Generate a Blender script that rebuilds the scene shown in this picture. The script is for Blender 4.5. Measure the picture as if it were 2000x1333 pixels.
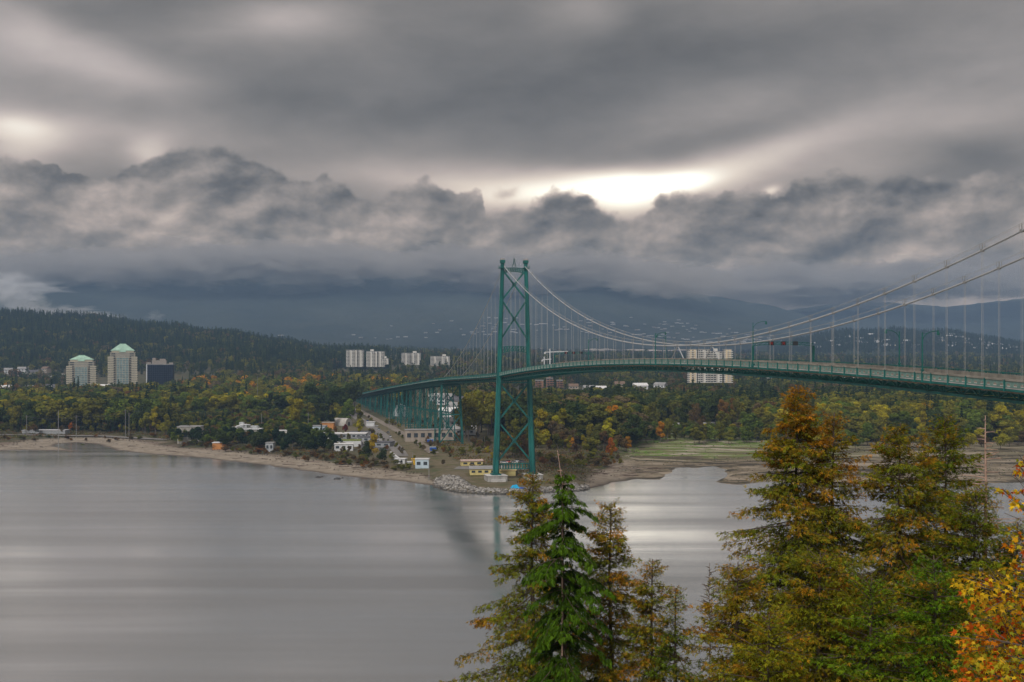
import bpy, math, random
import numpy as np
from mathutils import Vector, Matrix

for _o in list(bpy.data.objects):
    bpy.data.objects.remove(_o)
R = math.radians
scene = bpy.context.scene
COL = scene.collection
FPX, HZ, CAMH = 2115.0, 696.0, 65.0      # focal length in photo pixels, horizon row, eye height

# ------------------------------------------------------------------ camera
cam_data = bpy.data.cameras.new('camera')
cam = bpy.data.objects.new('camera', cam_data)
COL.objects.link(cam)
cam.location = (0, 0, CAMH)
cam.rotation_euler = (R(90), 0, 0)
cam_data.sensor_width = 36
cam_data.lens = 36 * FPX / 2000
cam_data.shift_y = (HZ - 666.5) / 2000
cam_data.clip_start = 0.5
cam_data.clip_end = 60000
scene.camera = cam

# ------------------------------------------------------------------ colour management / renderer
vs = scene.view_settings
vs.view_transform = 'Standard'
try: vs.look = 'None'
except Exception: pass
vs.gamma = 1.0
vs.use_curve_mapping = False
vs.exposure = 0.7
scene.render.engine = 'CYCLES'
cy = scene.cycles
cy.use_denoising = True
try:
    cy.denoiser = 'OPENIMAGEDENOISE'
    cy.denoising_input_passes = 'RGB_ALBEDO_NORMAL'
    cy.denoising_prefilter = 'ACCURATE'
except Exception: pass
cy.max_bounces = 6
cy.diffuse_bounces = 2
cy.glossy_bounces = 3
cy.transmission_bounces = 3
cy.transparent_max_bounces = 12
cy.volume_bounces = 2
cy.use_adaptive_sampling = True
cy.adaptive_threshold = 0.015

# ------------------------------------------------------------------ node helper
class NB:
    def __init__(s, nt): s.nt = nt
    def n(s, typ, **kw):
        nd = s.nt.nodes.new(typ)
        for k, v in kw.items(): setattr(nd, k, v)
        return nd
    def put(s, sock, v):
        if v is None: return
        if isinstance(v, bpy.types.NodeSocket): s.nt.links.new(v, sock)
        else:
            if hasattr(sock.default_value, '__len__') and not hasattr(v, '__len__'):
                v = (v,) * len(sock.default_value)
            if hasattr(sock.default_value, '__len__') and len(sock.default_value) == 4 and len(v) == 3:
                v = tuple(v) + (1,)
            sock.default_value = v
    def m(s, op, a, b=None, c=None, clamp=False):
        nd = s.n('ShaderNodeMath', operation=op, use_clamp=clamp)
        for i, v in enumerate((a, b, c)): s.put(nd.inputs[i], v)
        return nd.outputs[0]
    def vm(s, op, a, b=None, scale=None):
        nd = s.n('ShaderNodeVectorMath', operation=op)
        s.put(nd.inputs[0], a); s.put(nd.inputs[1], b)
        if scale is not None: s.put(nd.inputs['Scale'], scale)
        return nd.outputs['Value'] if op in ('DOT_PRODUCT', 'LENGTH', 'DISTANCE') else nd.outputs[0]
    def noise(s, vec, scale=1, detail=3, rough=.5, dist=0, out=0):
        nd = s.n('ShaderNodeTexNoise')
        s.put(nd.inputs['Vector'], vec); s.put(nd.inputs['Scale'], scale)
        s.put(nd.inputs['Detail'], detail); s.put(nd.inputs['Roughness'], rough); s.put(nd.inputs['Distortion'], dist)
        return nd.outputs[out]
    def mr(s, v, a, b, c=0, d=1, smooth=False):
        nd = s.n('ShaderNodeMapRange', interpolation_type='SMOOTHSTEP' if smooth else 'LINEAR')
        for i, x in enumerate((v, a, b, c, d)): s.put(nd.inputs[i], x)
        return nd.outputs[0]
    def mix(s, f, a, b, blend='MIX'):
        nd = s.n('ShaderNodeMix', data_type='RGBA', blend_type=blend)
        s.put(nd.inputs[0], f); s.put(nd.inputs[6], a); s.put(nd.inputs[7], b)
        return nd.outputs[2]
    def mapping(s, vec, loc=(0, 0, 0), rot=(0, 0, 0), scale=(1, 1, 1)):
        nd = s.n('ShaderNodeMapping')
        s.put(nd.inputs[0], vec); nd.inputs[1].default_value = loc
        nd.inputs[2].default_value = rot; nd.inputs[3].default_value = scale
        return nd.outputs[0]
    def ramp(s, f, stops, interp='LINEAR'):
        nd = s.n('ShaderNodeValToRGB'); cr = nd.color_ramp; cr.interpolation = interp
        while len(cr.elements) < len(stops): cr.elements.new(.5)
        for e, (p, c) in zip(cr.elements, stops):
            e.position = p; e.color = tuple(c) + (1,) if len(c) == 3 else c
        s.put(nd.inputs[0], f)
        return nd.outputs[0]
    def xyz(s, v):
        nd = s.n('ShaderNodeSeparateXYZ'); s.put(nd.inputs[0], v); return nd.outputs
    def comb(s, x=0, y=0, z=0):
        nd = s.n('ShaderNodeCombineXYZ')
        for i, v in enumerate((x, y, z)): s.put(nd.inputs[i], v)
        return nd.outputs[0]

# ------------------------------------------------------------------ world: low cloud over a Nishita sky
SUN_EL, SUN_ROT = R(42), R(205)      # the diffuse light comes through the cloud from high behind the viewpoint
def azel(px, py):
    dx, dz = (px - 1000) / FPX, (HZ - py) / FPX
    return math.atan(dx), math.atan2(dz, math.hypot(1, dx))
def build_world():
    w = bpy.data.worlds.new('World'); scene.world = w; w.use_nodes = True
    nt = w.node_tree; nt.nodes.clear(); b = NB(nt)
    d = b.n('ShaderNodeTexCoord').outputs['Generated']
    d = b.vm('NORMALIZE', d)
    x, y, z = b.xyz(d)[0:3]
    az = b.m('ARCTAN2', x, y)
    el = b.m('ARCSINE', z)
    K = 2.115
    U0 = b.m('MULTIPLY', az, K); V0 = b.m('MULTIPLY', el, K)          # about thousands of photo pixels
    p0 = b.comb(U0, V0, 0)
    # wind-drawn warp for the high deck (long streaks rising to the right)
    wv = b.noise(b.mapping(p0, rot=(0, 0, R(-14)), scale=(1.6, 4.2, 1)), 1, 3, .5, out=1)
    wv = b.vm('SUBTRACT', wv, (.5, .5, .5))
    p1 = b.vm('ADD', p0, b.vm('MULTIPLY', wv, (.20, .09, 0)))
    def blob(acc, p, px, py, sx, sy, amp, rot=0.0):
        a, e = azel(px, py)
        q = b.vm('SUBTRACT', p, (a * K, e * K, 0))
        if rot: q = b.mapping(q, rot=(0, 0, R(-rot)), scale=(1, 1, 1))
        q = b.vm('MULTIPLY', q, (1000 / sx, 1000 / sy, 0))
        g = b.m('POWER', 2.718, b.m('MULTIPLY', b.vm('DOT_PRODUCT', q, q), -1))
        return b.m('MULTIPLY_ADD', g, amp, acc)
    # --- high deck, tone in display values
    g = b.m('ADD', .492, 0)
    for args in [
        (310, 20, 260, 60, -.055, 0), (560, 35, 130, 45, .16, 0), (430, 70, 150, 45, .05, 0),
        (160, 105, 160, 50, .11, -22), (40, 60, 90, 70, .07, 0), (250, 150, 130, 40, .05, -15),
        (35, 237, 80, 30, .24, -8), (20, 290, 60, 35, .15, 0), (150, 262, 170, 40, .07, 0),
        (278, 300, 38, 28, .17, 30), (300, 255, 300, 30, .05, 0), (520, 175, 300, 80, -.045, -12),
        (900, 130, 260, 120, -.055, -10), (1130, 20, 90, 45, .12, 0), (1300, 75, 360, 80, -.085, -8),
        (1650, 60, 300, 60, -.03, 8), (1080, 195, 300, 60, -.045, 5), (1420, 195, 160, 45, .055, 12),
        (1560, 268, 250, 36, .12, 14), (1860, 225, 220, 36, .06, 10), (1420, 322, 200, 34, .13, 8),
        (1880, 310, 120, 40, -.10, 8), (1700, 330, 160, 30, .07, 5), (1960, 60, 200, 80, .03, 0),
        (900, 345, 420, 26, .09, 0), (1000, 372, 200, 34, .17, 0), (1250, 372, 260, 46, .22, 0),
        (730, 320, 200, 22, .05, 0), (1340, 290, 280, 26, -.045, 8), (250, 225, 300, 30, -.03, 5)]:
        args = list(args); args[4] *= 1.3; g = blob(g, p1, *args)
    # finer, crisper opening of bright sky
    p2 = b.vm('ADD', p0, b.vm('MULTIPLY', wv, (.05, .03, 0)))
    for args in [(1230, 385, 85, 42, .42, 5), (1330, 356, 62, 20, .32, 4), (1060, 378, 70, 20, .17, 4),
                 (1505, 377, 17, 9, .30, 10), (960, 400, 50, 30, .10, 0), (1180, 365, 110, 26, .16, 6)]:
        g = blob(g, p2, *args)
    n1 = b.noise(b.mapping(p1, rot=(0, 0, R(-10)), scale=(1.8, 4.6, 1)), 1, 7, .60)
    g = b.m('ADD', g, b.m('MULTIPLY', b.m('SUBTRACT', n1, .5), .26))
    n1b = b.noise(b.mapping(p1, loc=(3, 7, 0), rot=(0, 0, R(-8)), scale=(6, 13, 1)), 1, 6, .6)
    g = b.m('ADD', g, b.m('MULTIPLY', b.m('SUBTRACT', n1b, .5), .09))
    # overcast sky grows lighter towards the zenith, well above the frame
    g = b.m('ADD', g, b.mr(el, R(19), R(62), 0, .28, True))
    # --- low cumulus bank in front of it
    fc = b.n('ShaderNodeFloatCurve'); cv = fc.mapping.curves[0]
    pts = [(-400, 330), (0, 306), (60, 312), (130, 335), (190, 345), (250, 335), (290, 318), (330, 292), (400, 286),
           (470, 300), (550, 330), (590, 352), (650, 350), (690, 372), (712, 392), (750, 384), (790, 364), (826, 350), (860, 368),
           (900, 372), (936, 376), (944, 420), (968, 412), (1000, 408), (1050, 396), (1090, 368), (1135, 376),
           (1165, 398), (1190, 412), (1230, 424), (1262, 412), (1300, 376), (1335, 372), (1380, 374), (1440, 372), (1485, 370),
           (1510, 378), (1540, 365), (1590, 345), (1640, 330), (1700, 346), (1760, 342), (1830, 350), (1900, 336),
           (2000, 335), (2400, 320)]
    LO, HI = -.75, .75
    P = []
    for px, py in pts:
        a, e = azel(px, py); P.append(((a - LO) / (HI - LO), e * 2))
    P = [(0, P[0][1])] + P + [(1, P[-1][1])]
    cv.points[0].location = P[0]; cv.points[1].location = P[-1]
    for q in P[1:-1]: cv.points.new(*q)
    fc.mapping.update()
    # little puffs along the outline
    pv = b.noise(p0, 22, 3, .6, out=1)
    pw = b.vm('ADD', p0, b.vm('MULTIPLY', b.vm('SUBTRACT', pv, (.5, .5, .5)), (.028, .028, 0)))
    az2 = b.m('DIVIDE', b.xyz(pw)[0], K)
    b.put(fc.inputs['Value'], b.mr(az2, LO, HI))
    edge = b.m('MULTIPLY', fc.outputs[0], .5)
    vo = b.n('ShaderNodeTexVoronoi', feature='SMOOTH_F1'); vo.inputs['Scale'].default_value = 30; vo.inputs['Smoothness'].default_value = .4
    b.put(vo.inputs['Vector'], pw)
    edge = b.m('ADD', edge, b.m('MULTIPLY', b.m('SUBTRACT', .42, vo.outputs['Distance']), .012))
    nn = b.noise(pw, 60, 4, .65)
    edge = b.m('ADD', edge, b.m('MULTIPLY', b.m('SUBTRACT', nn, .5), .008))
    soft = b.mr(b.noise(p0, 3.1, 1, .5), .35, .65, .0014, .006)
    dlt = b.m('SUBTRACT', edge, el)
    mask = b.m('MULTIPLY_ADD', b.m('DIVIDE', dlt, soft), .5, .5, clamp=True)
    mask = b.mr(mask, 0, 1, 0, 1, True)
    # body tone: billows lit softly from above left
    def billow(p):
        a = b.noise(p, 3.2, 6, .54, .15)
        c = b.n('ShaderNodeTexVoronoi', feature='SMOOTH_F1'); c.inputs['Scale'].default_value = 7.5; c.inputs['Smoothness'].default_value = .8
        b.put(c.inputs['Vector'], b.vm('ADD', p, b.vm('MULTIPLY', b.vm('SUBTRACT', b.noise(p, 9, 3, .6, out=1), (.5, .5, .5)), (.10, .07, 0))))
        return b.m('SUBTRACT', b.m('MULTIPLY', a, 1.3), b.m('MULTIPLY', c.outputs['Distance'], .35))
    pb = b.mapping(p0, rot=(0, 0, R(-10)), scale=(1, 1.55, 1))
    h0 = billow(pb); h1 = billow(b.vm('ADD', pb, (-.014, .036, 0)))
    emb = b.m('SUBTRACT', h0, h1)
    gb = b.m('ADD', b.mr(el, R(3), R(8.5), .530, .490), b.m('MULTIPLY', emb, .85))
    pf = b.vm('ADD', b.vm('SCALE', pb, scale=2.6), b.vm('MULTIPLY', b.vm('SUBTRACT', b.noise(pb, 7, 2, .5, out=1), (.5, .5, .5)), (.22, .16, 0)))
    f0 = b.noise(pf, 4.4, 5, .60); f1 = b.noise(b.vm('ADD', pf, (-.020, .055, 0)), 4.4, 5, .60)
    gb = b.m('ADD', gb, b.m('MULTIPLY', b.m('SUBTRACT', f0, f1), .34))
    gb = b.m('ADD', gb, b.m('MULTIPLY', b.m('SUBTRACT', h0, .45), .22))
    for args in [
        (85, 350, 90, 45, -.08, 0), (60, 400, 150, 40, -.06, 0), (460, 320, 110, 50, -.09, -20), (420, 370, 60, 40, -.08, 0),
        (520, 385, 75, 26, .13, 25), (620, 425, 180, 45, .03, 0), (640, 375, 70, 24, .04, 0), (220, 420, 90, 50, .05, 20), (300, 460, 220, 60, .05, 0),
        (880, 395, 65, 40, -.07, 0), (800, 400, 80, 45, .0, 0), (1120, 410, 110, 45, -.10, 0), (1230, 450, 160, 36, -.05, 0),
        (1380, 410, 90, 30, -.02, 0), (1560, 400, 150, 40, -.05, 0), (1900, 360, 140, 60, -.05, 0), (1850, 460, 180, 50, -.03, 0), (1800, 500, 100, 30, .04, 0),
        (1500, 500, 300, 50, -.02, 0), (1750, 560, 250, 40, .05, 0), (1000, 505, 260, 45, -.04, 0),
        (700, 500, 200, 25, .02, 0), (450, 520, 320, 26, -.03, 0), (900, 540, 300, 22, -.04, 0), (100, 540, 160, 60, .03, 0),
        (60, 590, 70, 26, .05, -10), (1750, 345, 130, 18, .05, 0), (1640, 340, 60, 14, .07, 15), (1880, 630, 260, 22, -.02, 0)]:
        gb = blob(gb, p2, *args)
    # thin rim where the bright sky comes through
    rim = b.m('MULTIPLY', b.mr(dlt, 0, .012, 1, 0, True), b.m('MULTIPLY', b.m('SUBTRACT', g, .55), .35, clamp=True))
    gb = b.m('ADD', gb, rim)
    # some loose scud in front of the bright gap
    gs = b.mix(mask, g, gb)
    gsv = b.xyz(gs)[0]
    gsv = blob(gsv, pw, 992, 379, 20, 9, -.22, 8)
    gsv = b.m('MAXIMUM', gsv, .2)
    lum = b.m('POWER', gsv, 2.2)
    lum = b.m('MULTIPLY', lum, b.mr(el, R(19), R(62), .73, 1.0, True))
    tint = b.ramp(gsv, [(0, (1.06, .99, .92)), (.40, (1.08, .99, .91)), (.50, (1.11, .985, .90)), (.66, (1.13, .96, .89)),
                        (.85, (1.10, .97, .86)), (1, (1.04, .99, .90))])
    warm = b.mix(b.mr(el, R(2.5), R(15), 1, 0, True), (.985, 1, 1.0), (1.13, 1.02, .85)); tint = b.vm('MULTIPLY', tint, warm)
    cloud = b.vm('SCALE', tint, scale=b.m('MULTIPLY', lum, 10.0))
    sky = b.n('ShaderNodeTexSky', sky_type='NISHITA')
    sky.sun_disc = False; sky.sun_elevation = SUN_EL; sky.sun_rotation = SUN_ROT
    sky.altitude = 50; sky.air_density = 1; sky.dust_density = 2
    out = b.mix(.992, sky.outputs[0], cloud)
    # below the horizon: dull water/ground tone
    out = b.mix(b.mr(z, -.02, -.002, 1, 0), out, (.9, .95, 1.0))
    bg = b.n('ShaderNodeBackground'); b.put(bg.inputs[0], out); bg.inputs[1].default_value = .1
    o = b.n('ShaderNodeOutputWorld'); nt.links.new(bg.outputs[0], o.inputs[0])
    w.cycles.sampling_method = 'MANUAL'; w.cycles.sample_map_resolution = 512
build_world()

sun_d = bpy.data.lights.new('sun', 'SUN'); sun = bpy.data.objects.new('sun', sun_d); COL.objects.link(sun)
sun_d.energy = 1.5; sun_d.angle = R(14); sun_d.color = (1, .965, .92)
# light travels from azimuth SUN_ROT (clockwise from +Y) down at SUN_EL
_dir = Vector((math.sin(SUN_ROT) * math.cos(SUN_EL), math.cos(SUN_ROT) * math.cos(SUN_EL), math.sin(SUN_EL)))
sun.rotation_euler = _dir.to_track_quat('Z', 'Y').to_euler()

# ------------------------------------------------------------------ object helpers
rng = random.Random(7)
nrs = np.random.RandomState(11)
def tag(o, label=None, cat=None, group=None, kind=None):
    if label: o['label'] = label
    if cat: o['category'] = cat
    if group: o['group'] = group
    if kind: o['kind'] = kind
    return o
def empty(name, loc=(0, 0, 0), parent=None, rotz=0):
    o = bpy.data.objects.new(name, None); COL.objects.link(o); o.location = loc; o.rotation_euler = (0, 0, rotz)
    o.empty_display_size = .5
    if parent: o.parent = parent
    return o
def thing(name, label, cat, loc=(0, 0, 0), rotz=0, group=None):
    return tag(empty(name, loc, None, rotz), label, cat, group)
def mesh_np(name, V, F, mat=None, attr=None, smooth=False, k=None):
    """V (n,3) array, F (m,k) int array -> mesh; attr: per-vertex rgb array stored as 'tint'"""
    V = np.asarray(V, np.float32); F = np.asarray(F, np.int32)
    me = bpy.data.meshes.new(name); k = F.shape[1]
    me.vertices.add(len(V)); me.vertices.foreach_set('co', V.ravel())
    me.loops.add(F.size); me.loops.foreach_set('vertex_index', F.ravel())
    me.polygons.add(len(F)); me.polygons.foreach_set('loop_start', np.arange(0, F.size, k, dtype=np.int32))
    try: me.polygons.foreach_set('loop_total', np.full(len(F), k, np.int32))
    except Exception: pass
    if attr is not None:
        a = me.color_attributes.new('tint', 'FLOAT_COLOR', 'POINT')
        A = np.ones((len(V), 4), np.float32); A[:, :3] = attr
        a.data.foreach_set('color', A.ravel())
    me.update(calc_edges=True)
    if smooth: me.polygons.foreach_set('use_smooth', np.ones(len(F), bool))
    if mat: me.materials.append(mat)
    return me
def link(name, me, parent=None, loc=None):
    o = bpy.data.objects.new(name, me); COL.objects.link(o)
    if parent: o.parent = parent
    if loc is not None: o.location = loc
    return o
class MB:
    """collects polygons; build() links ONE mesh object"""
    def __init__(s): s.v = []; s.f = []
    def add(s, vs_, fs):
        n = len(s.v); s.v += [tuple(v) for v in vs_]; s.f += [tuple(i + n for i in f) for f in fs]; return s
    def box(s, c, d, rz=0.0):
        cx, cy_, cz = c; dx, dy, dz = d[0] / 2, d[1] / 2, d[2] / 2; co, si = math.cos(rz), math.sin(rz)
        vs_ = []
        for z in (-dz, dz):
            for x, y in ((-dx, -dy), (dx, -dy), (dx, dy), (-dx, dy)):
                vs_.append((cx + x * co - y * si, cy_ + x * si + y * co, cz + z))
        return s.add(vs_, [(3, 2, 1, 0), (4, 5, 6, 7), (0, 1, 5, 4), (1, 2, 6, 5), (2, 3, 7, 6), (3, 0, 4, 7)])
    def beam(s, a, b, w, h, up=(0, 0, 1), w2=None, h2=None):
        a, b = Vector(a), Vector(b); d = (b - a).normalized(); u = Vector(up)
        r = d.cross(u)
        if r.length < 1e-4: r = d.cross(Vector((1, 0, 0)))
        r.normalize(); u = r.cross(d)
        w2 = w if w2 is None else w2; h2 = h if h2 is None else h2
        vs_ = []
        for p, ww, hh in ((a, w, h), (b, w2, h2)):
            for x, y in ((-1, -1), (1, -1), (1, 1), (-1, 1)): vs_.append(p + r * (x * ww / 2) + u * (y * hh / 2))
        return s.add(vs_, [(3, 2, 1, 0), (4, 5, 6, 7), (0, 1, 5, 4), (1, 2, 6, 5), (2, 3, 7, 6), (3, 0, 4, 7)])
    def tube(s, pts, r, n=6, r2=None, cap=True):
        pts = [Vector(p) for p in pts]; m = len(pts); base = len(s.v)
        prev = None
        for i, p in enumerate(pts):
            d = (pts[min(i + 1, m - 1)] - pts[max(i - 1, 0)]).normalized()
            if prev is None:
                ax = d.orthogonal().normalized()
            else:
                ax = (prev - d * prev.dot(d)).normalized()
            prev = ax; bx = d.cross(ax)
            rr = (r[i] if hasattr(r, '__len__') else (r if r2 is None else r + (r2 - r) * i / (m - 1)))
            for k in range(n):
                t = 2 * math.pi * k / n
                s.v.append(tuple(p + ax * (rr * math.cos(t)) + bx * (rr * math.sin(t))))
        for i in range(m - 1):
            for k in range(n):
                a = base + i * n + k; b2 = base + i * n + (k + 1) % n
                s.f.append((a, b2, b2 + n, a + n))
        if cap:
            s.f.append(tuple(base + k for k in range(n))[::-1]); s.f.append(tuple(base + (m - 1) * n + k for k in range(n)))
        return s
    def prism(s, poly, z0, z1, scale=1.0, c=None):
        n = len(poly)
        if c is None: c = (sum(p[0] for p in poly) / n, sum(p[1] for p in poly) / n)
        top = [(c[0] + (p[0] - c[0]) * scale, c[1] + (p[1] - c[1]) * scale) for p in poly]
        return s.add([(p[0], p[1], z0) for p in poly] + [(p[0], p[1], z1) for p in top],
                     [tuple(range(n))[::-1], tuple(range(n, 2 * n))] + [(i, (i + 1) % n, n + (i + 1) % n, n + i) for i in range(n)])
    def mesh(s, name, mat, smooth=False):
        me = bpy.data.meshes.new(name); me.from_pydata(s.v, [], s.f); me.update()
        if smooth: me.polygons.foreach_set('use_smooth', [True] * len(me.polygons))
        if mat: me.materials.append(mat)
        return me
    def build(s, name, mat, parent=None, smooth=False, loc=None):
        return link(name, s.mesh(name, mat, smooth), parent, loc)
def copy_tree(o, parent=None):
    c = o.copy(); COL.objects.link(c); c.parent = parent
    for ch in list(o.children): copy_tree(ch, c)
    return c

# ------------------------------------------------------------------ materials
MATS = {}
def new_mat(name):
    m = bpy.data.materials.new(name); m.use_nodes = True; nt = m.node_tree; nt.nodes.clear(); b = NB(nt)
    o = b.n('ShaderNodeOutputMaterial'); MATS[name] = m
    return m, b, o
def simple(name, col, rough=.6, var=.25, scale=1.0, metal=0, streak=False, spec=.3, bump=0, coord='Object'):
    m, b, o = new_mat(name)
    tc = b.n('ShaderNodeTexCoord').outputs[coord]
    v = b.mapping(tc, scale=(1, 1, .25) if streak else (1, 1, 1))
    n = b.noise(v, scale, 5, .6)
    c = b.mix(b.mr(n, .3, .7, 0, 1), tuple(x * (1 - var) for x in col), tuple(min(1, x * (1 + var)) for x in col))
    p = b.n('ShaderNodeBsdfPrincipled'); b.put(p.inputs['Base Color'], c); p.inputs['Metallic'].default_value = metal
    b.put(p.inputs['Roughness'], b.mr(n, 0, 1, max(.05, rough - .1), min(1, rough + .1))); p.inputs['Specular IOR Level'].default_value = spec
    if bump:
        bp = b.n('ShaderNodeBump'); bp.inputs['Strength'].default_value = bump; bp.inputs['Distance'].default_value = .1
        b.put(bp.inputs['Height'], b.noise(tc, scale * 6, 4, .6)); b.put(p.inputs['Normal'], bp.outputs[0])
    b.nt.links.new(p.outputs[0], o.inputs[0])
    return m
def leaf_mat(name, trans=.25):
    m, b, o = new_mat(name)
    at = b.n('ShaderNodeAttribute', attribute_name='tint').outputs['Color']
    oc = b.n('ShaderNodeObjectInfo').outputs['Color']
    c = b.mix(1, at, oc, 'MULTIPLY')
    p = b.n('ShaderNodeBsdfPrincipled'); b.put(p.inputs['Base Color'], c); p.inputs['Roughness'].default_value = .7
    p.inputs['Specular IOR Level'].default_value = .04
    t = b.n('ShaderNodeBsdfTranslucent'); b.put(t.inputs[0], c)
    ms = b.n('ShaderNodeMixShader'); ms.inputs[0].default_value = trans
    b.nt.links.new(p.outputs[0], ms.inputs[1]); b.nt.links.new(t.outputs[0], ms.inputs[2]); b.nt.links.new(ms.outputs[0], o.inputs[0])
    return m
LEAF = leaf_mat('leaf', .4); LEAF_N = leaf_mat('near_foliage', .13)
TEAL = simple('teal_paint', (.007, .105, .094), .45, .5, .35, streak=True, spec=.4)
TEAL_D = simple('weathered_teal_paint', (.010, .10, .088), .6, .4, .5, spec=.3)
PALE_TEAL = simple('pale_green_parapet', (.13, .215, .19), .7, .25, 1.5)
STEEL = simple('galvanised_steel', (.34, .345, .34), .5, .15, 2, spec=.4)
WHITE_CABLE = simple('white_painted_cable', (.33, .345, .355), .45, .12, .5)
ROPE = simple('suspender_rope', (.36, .355, .345), .6, .15, 1)
BEIGE = simple('weathered_beige_concrete', (.21, .195, .165), .8, .3, .6)
CONC = simple('concrete', (.34, .33, .31), .85, .3, .35, streak=True, bump=.3)
ASPH = simple('asphalt', (.055, .055, .058), .85, .25, .3)
BARK = simple('bark', (.085, .060, .045), .9, .35, 2.5, bump=.6)
BARK_PALE = simple('bare_dead_wood', (.40, .27, .21), .85, .3, 2.0, bump=.5)
TWIG = simple('twig', (.13, .105, .085), .9, .3, 3)
WHITE = simple('white_paint', (.56, .57, .58), .6, .12, .2)
DARK = simple('dark_glass', (.025, .03, .036), .2, .3, .1, spec=.6)

# ------------------------------------------------------------------ geometry of the place
def at(px, py, Y): return Vector(((px - 1000) / FPX * Y, Y, CAMH + (HZ - py) / FPX * Y))
def gnd(px, py, z=0.0):
    Y = (CAMH - z) * FPX / (py - HZ); return Vector(((px - 1000) / FPX * Y, Y, z))
SHORE_PX = [(-900, 888), (-300, 884), (0, 881), (40, 879), (100, 881), (165, 882), (130, 877), (104, 872), (110, 867), (150, 865), (192, 868),
            (212, 875), (226, 880), (300, 888), (350, 891), (400, 895), (445, 901), (521, 909), (602, 921), (670, 930), (737, 937), (781, 941),
            (842, 949), (872, 957), (903, 962), (943, 965), (1004, 965), (1075, 962), (1131, 959), (1163, 954), (1198, 943), (1241, 937),
            (1290, 938), (1303, 928), (1313, 919), (1326, 914), (1345, 914), (1361, 915), (1376, 912), (1399, 911), (1416, 918), (1423, 927), (1411, 936), (1399, 942),
            (1420, 946), (1452, 947), (1497, 941), (1560, 944), (1670, 947), (1790, 944), (1879, 946), (2000, 943), (2200, 944), (2700, 935)]
_r2 = random.Random(3)
SHORE = []
for i, (a, b_) in enumerate(zip(SHORE_PX[:-1], SHORE_PX[1:])):
    A, B = gnd(*a).xy, gnd(*b_).xy; n = max(1, int((B - A).length / 8))
    for k in range(n):
        p = A.lerp(B, k / n); j = min(1.6, (B - A).length * .1)
        SHORE.append((p.x + _r2.uniform(-j, j), p.y + _r2.uniform(-j, j)))
SH = np.array(SHORE + [(900, 640), (3400, 640), (9000, 9000), (-9000, 9000), (-1400, 750)], np.float64)
NSH = len(SHORE)
def shore_dist(X, Y):
    X = np.asarray(X, float).ravel(); Y = np.asarray(Y, float).ravel()
    d2 = np.full(X.shape, 1e18)
    for i in range(NSH - 1):
        ax, ay = SH[i]; bx, by = SH[i + 1]; ux, uy = bx - ax, by - ay; L = ux * ux + uy * uy + 1e-9
        t = np.clip(((X - ax) * ux + (Y - ay) * uy) / L, 0, 1)
        q = (X - ax - t * ux) ** 2 + (Y - ay - t * uy) ** 2; d2 = np.minimum(d2, q)
    ins = np.zeros(X.shape, bool); n = len(SH)
    for i in range(n):
        x1, y1 = SH[i]; x2, y2 = SH[(i + 1) % n]
        if y1 == y2: continue
        c = ((y1 > Y) != (y2 > Y)) & (X < (x2 - x1) * (Y - y1) / (y2 - y1) + x1); ins ^= c
    return np.where(ins, 1, -1) * np.sqrt(d2)
_HY = np.array([0, 1300, 1800, 2300, 2800, 3200, 4200, 5600])
_HP = np.array([-900, 0, 150, 300, 450, 540, 640, 900, 1300, 1600, 2000, 2900])
_HZ = np.array([  # rows = px, cols = stations
    [4, 5, 12, 55, 130, 185, 170, 150], [4, 5, 10, 48, 120, 182, 170, 150], [4, 5, 9, 42, 110, 170, 160, 150], [4, 5, 10, 45, 100, 147, 140, 130],
    [4, 5, 14, 48, 95, 122, 115, 130], [4, 5, 16, 42, 78, 96, 95, 120], [4, 5, 18, 38, 58, 72, 78, 115], [4, 5, 16, 34, 48, 58, 74, 115],
    [4, 5, 12, 24, 36, 48, 66, 110], [4, 5, 11, 20, 32, 44, 62, 100], [4, 5, 10, 18, 30, 42, 62, 90], [4, 5, 10, 18, 30, 42, 60, 80]], float)
def vnoise(x, y, seed=0):
    xi = np.floor(x).astype(int); yi = np.floor(y).astype(int); fx = x - xi; fy = y - yi
    fx = fx * fx * (3 - 2 * fx); fy = fy * fy * (3 - 2 * fy)
    def h(a, b_):
        n = (a * 374761393 + b_ * 668265263 + seed * 974634777) & 0x7fffffff
        n = ((n ^ (n >> 13)) * 1274126177) & 0x7fffffff
        return ((n ^ (n >> 16)) & 0xffff) / 65535.0
    return (h(xi, yi) * (1 - fx) + h(xi + 1, yi) * fx) * (1 - fy) + (h(xi, yi + 1) * (1 - fx) + h(xi + 1, yi + 1) * fx) * fy
def fbm(x, y, oct=4, seed=0):
    s = 0; a = .5; t = 0
    for k in range(oct): s = s + a * vnoise(x * 2 ** k, y * 2 ** k, seed + k); t += a; a *= .5
    return s / t
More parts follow.
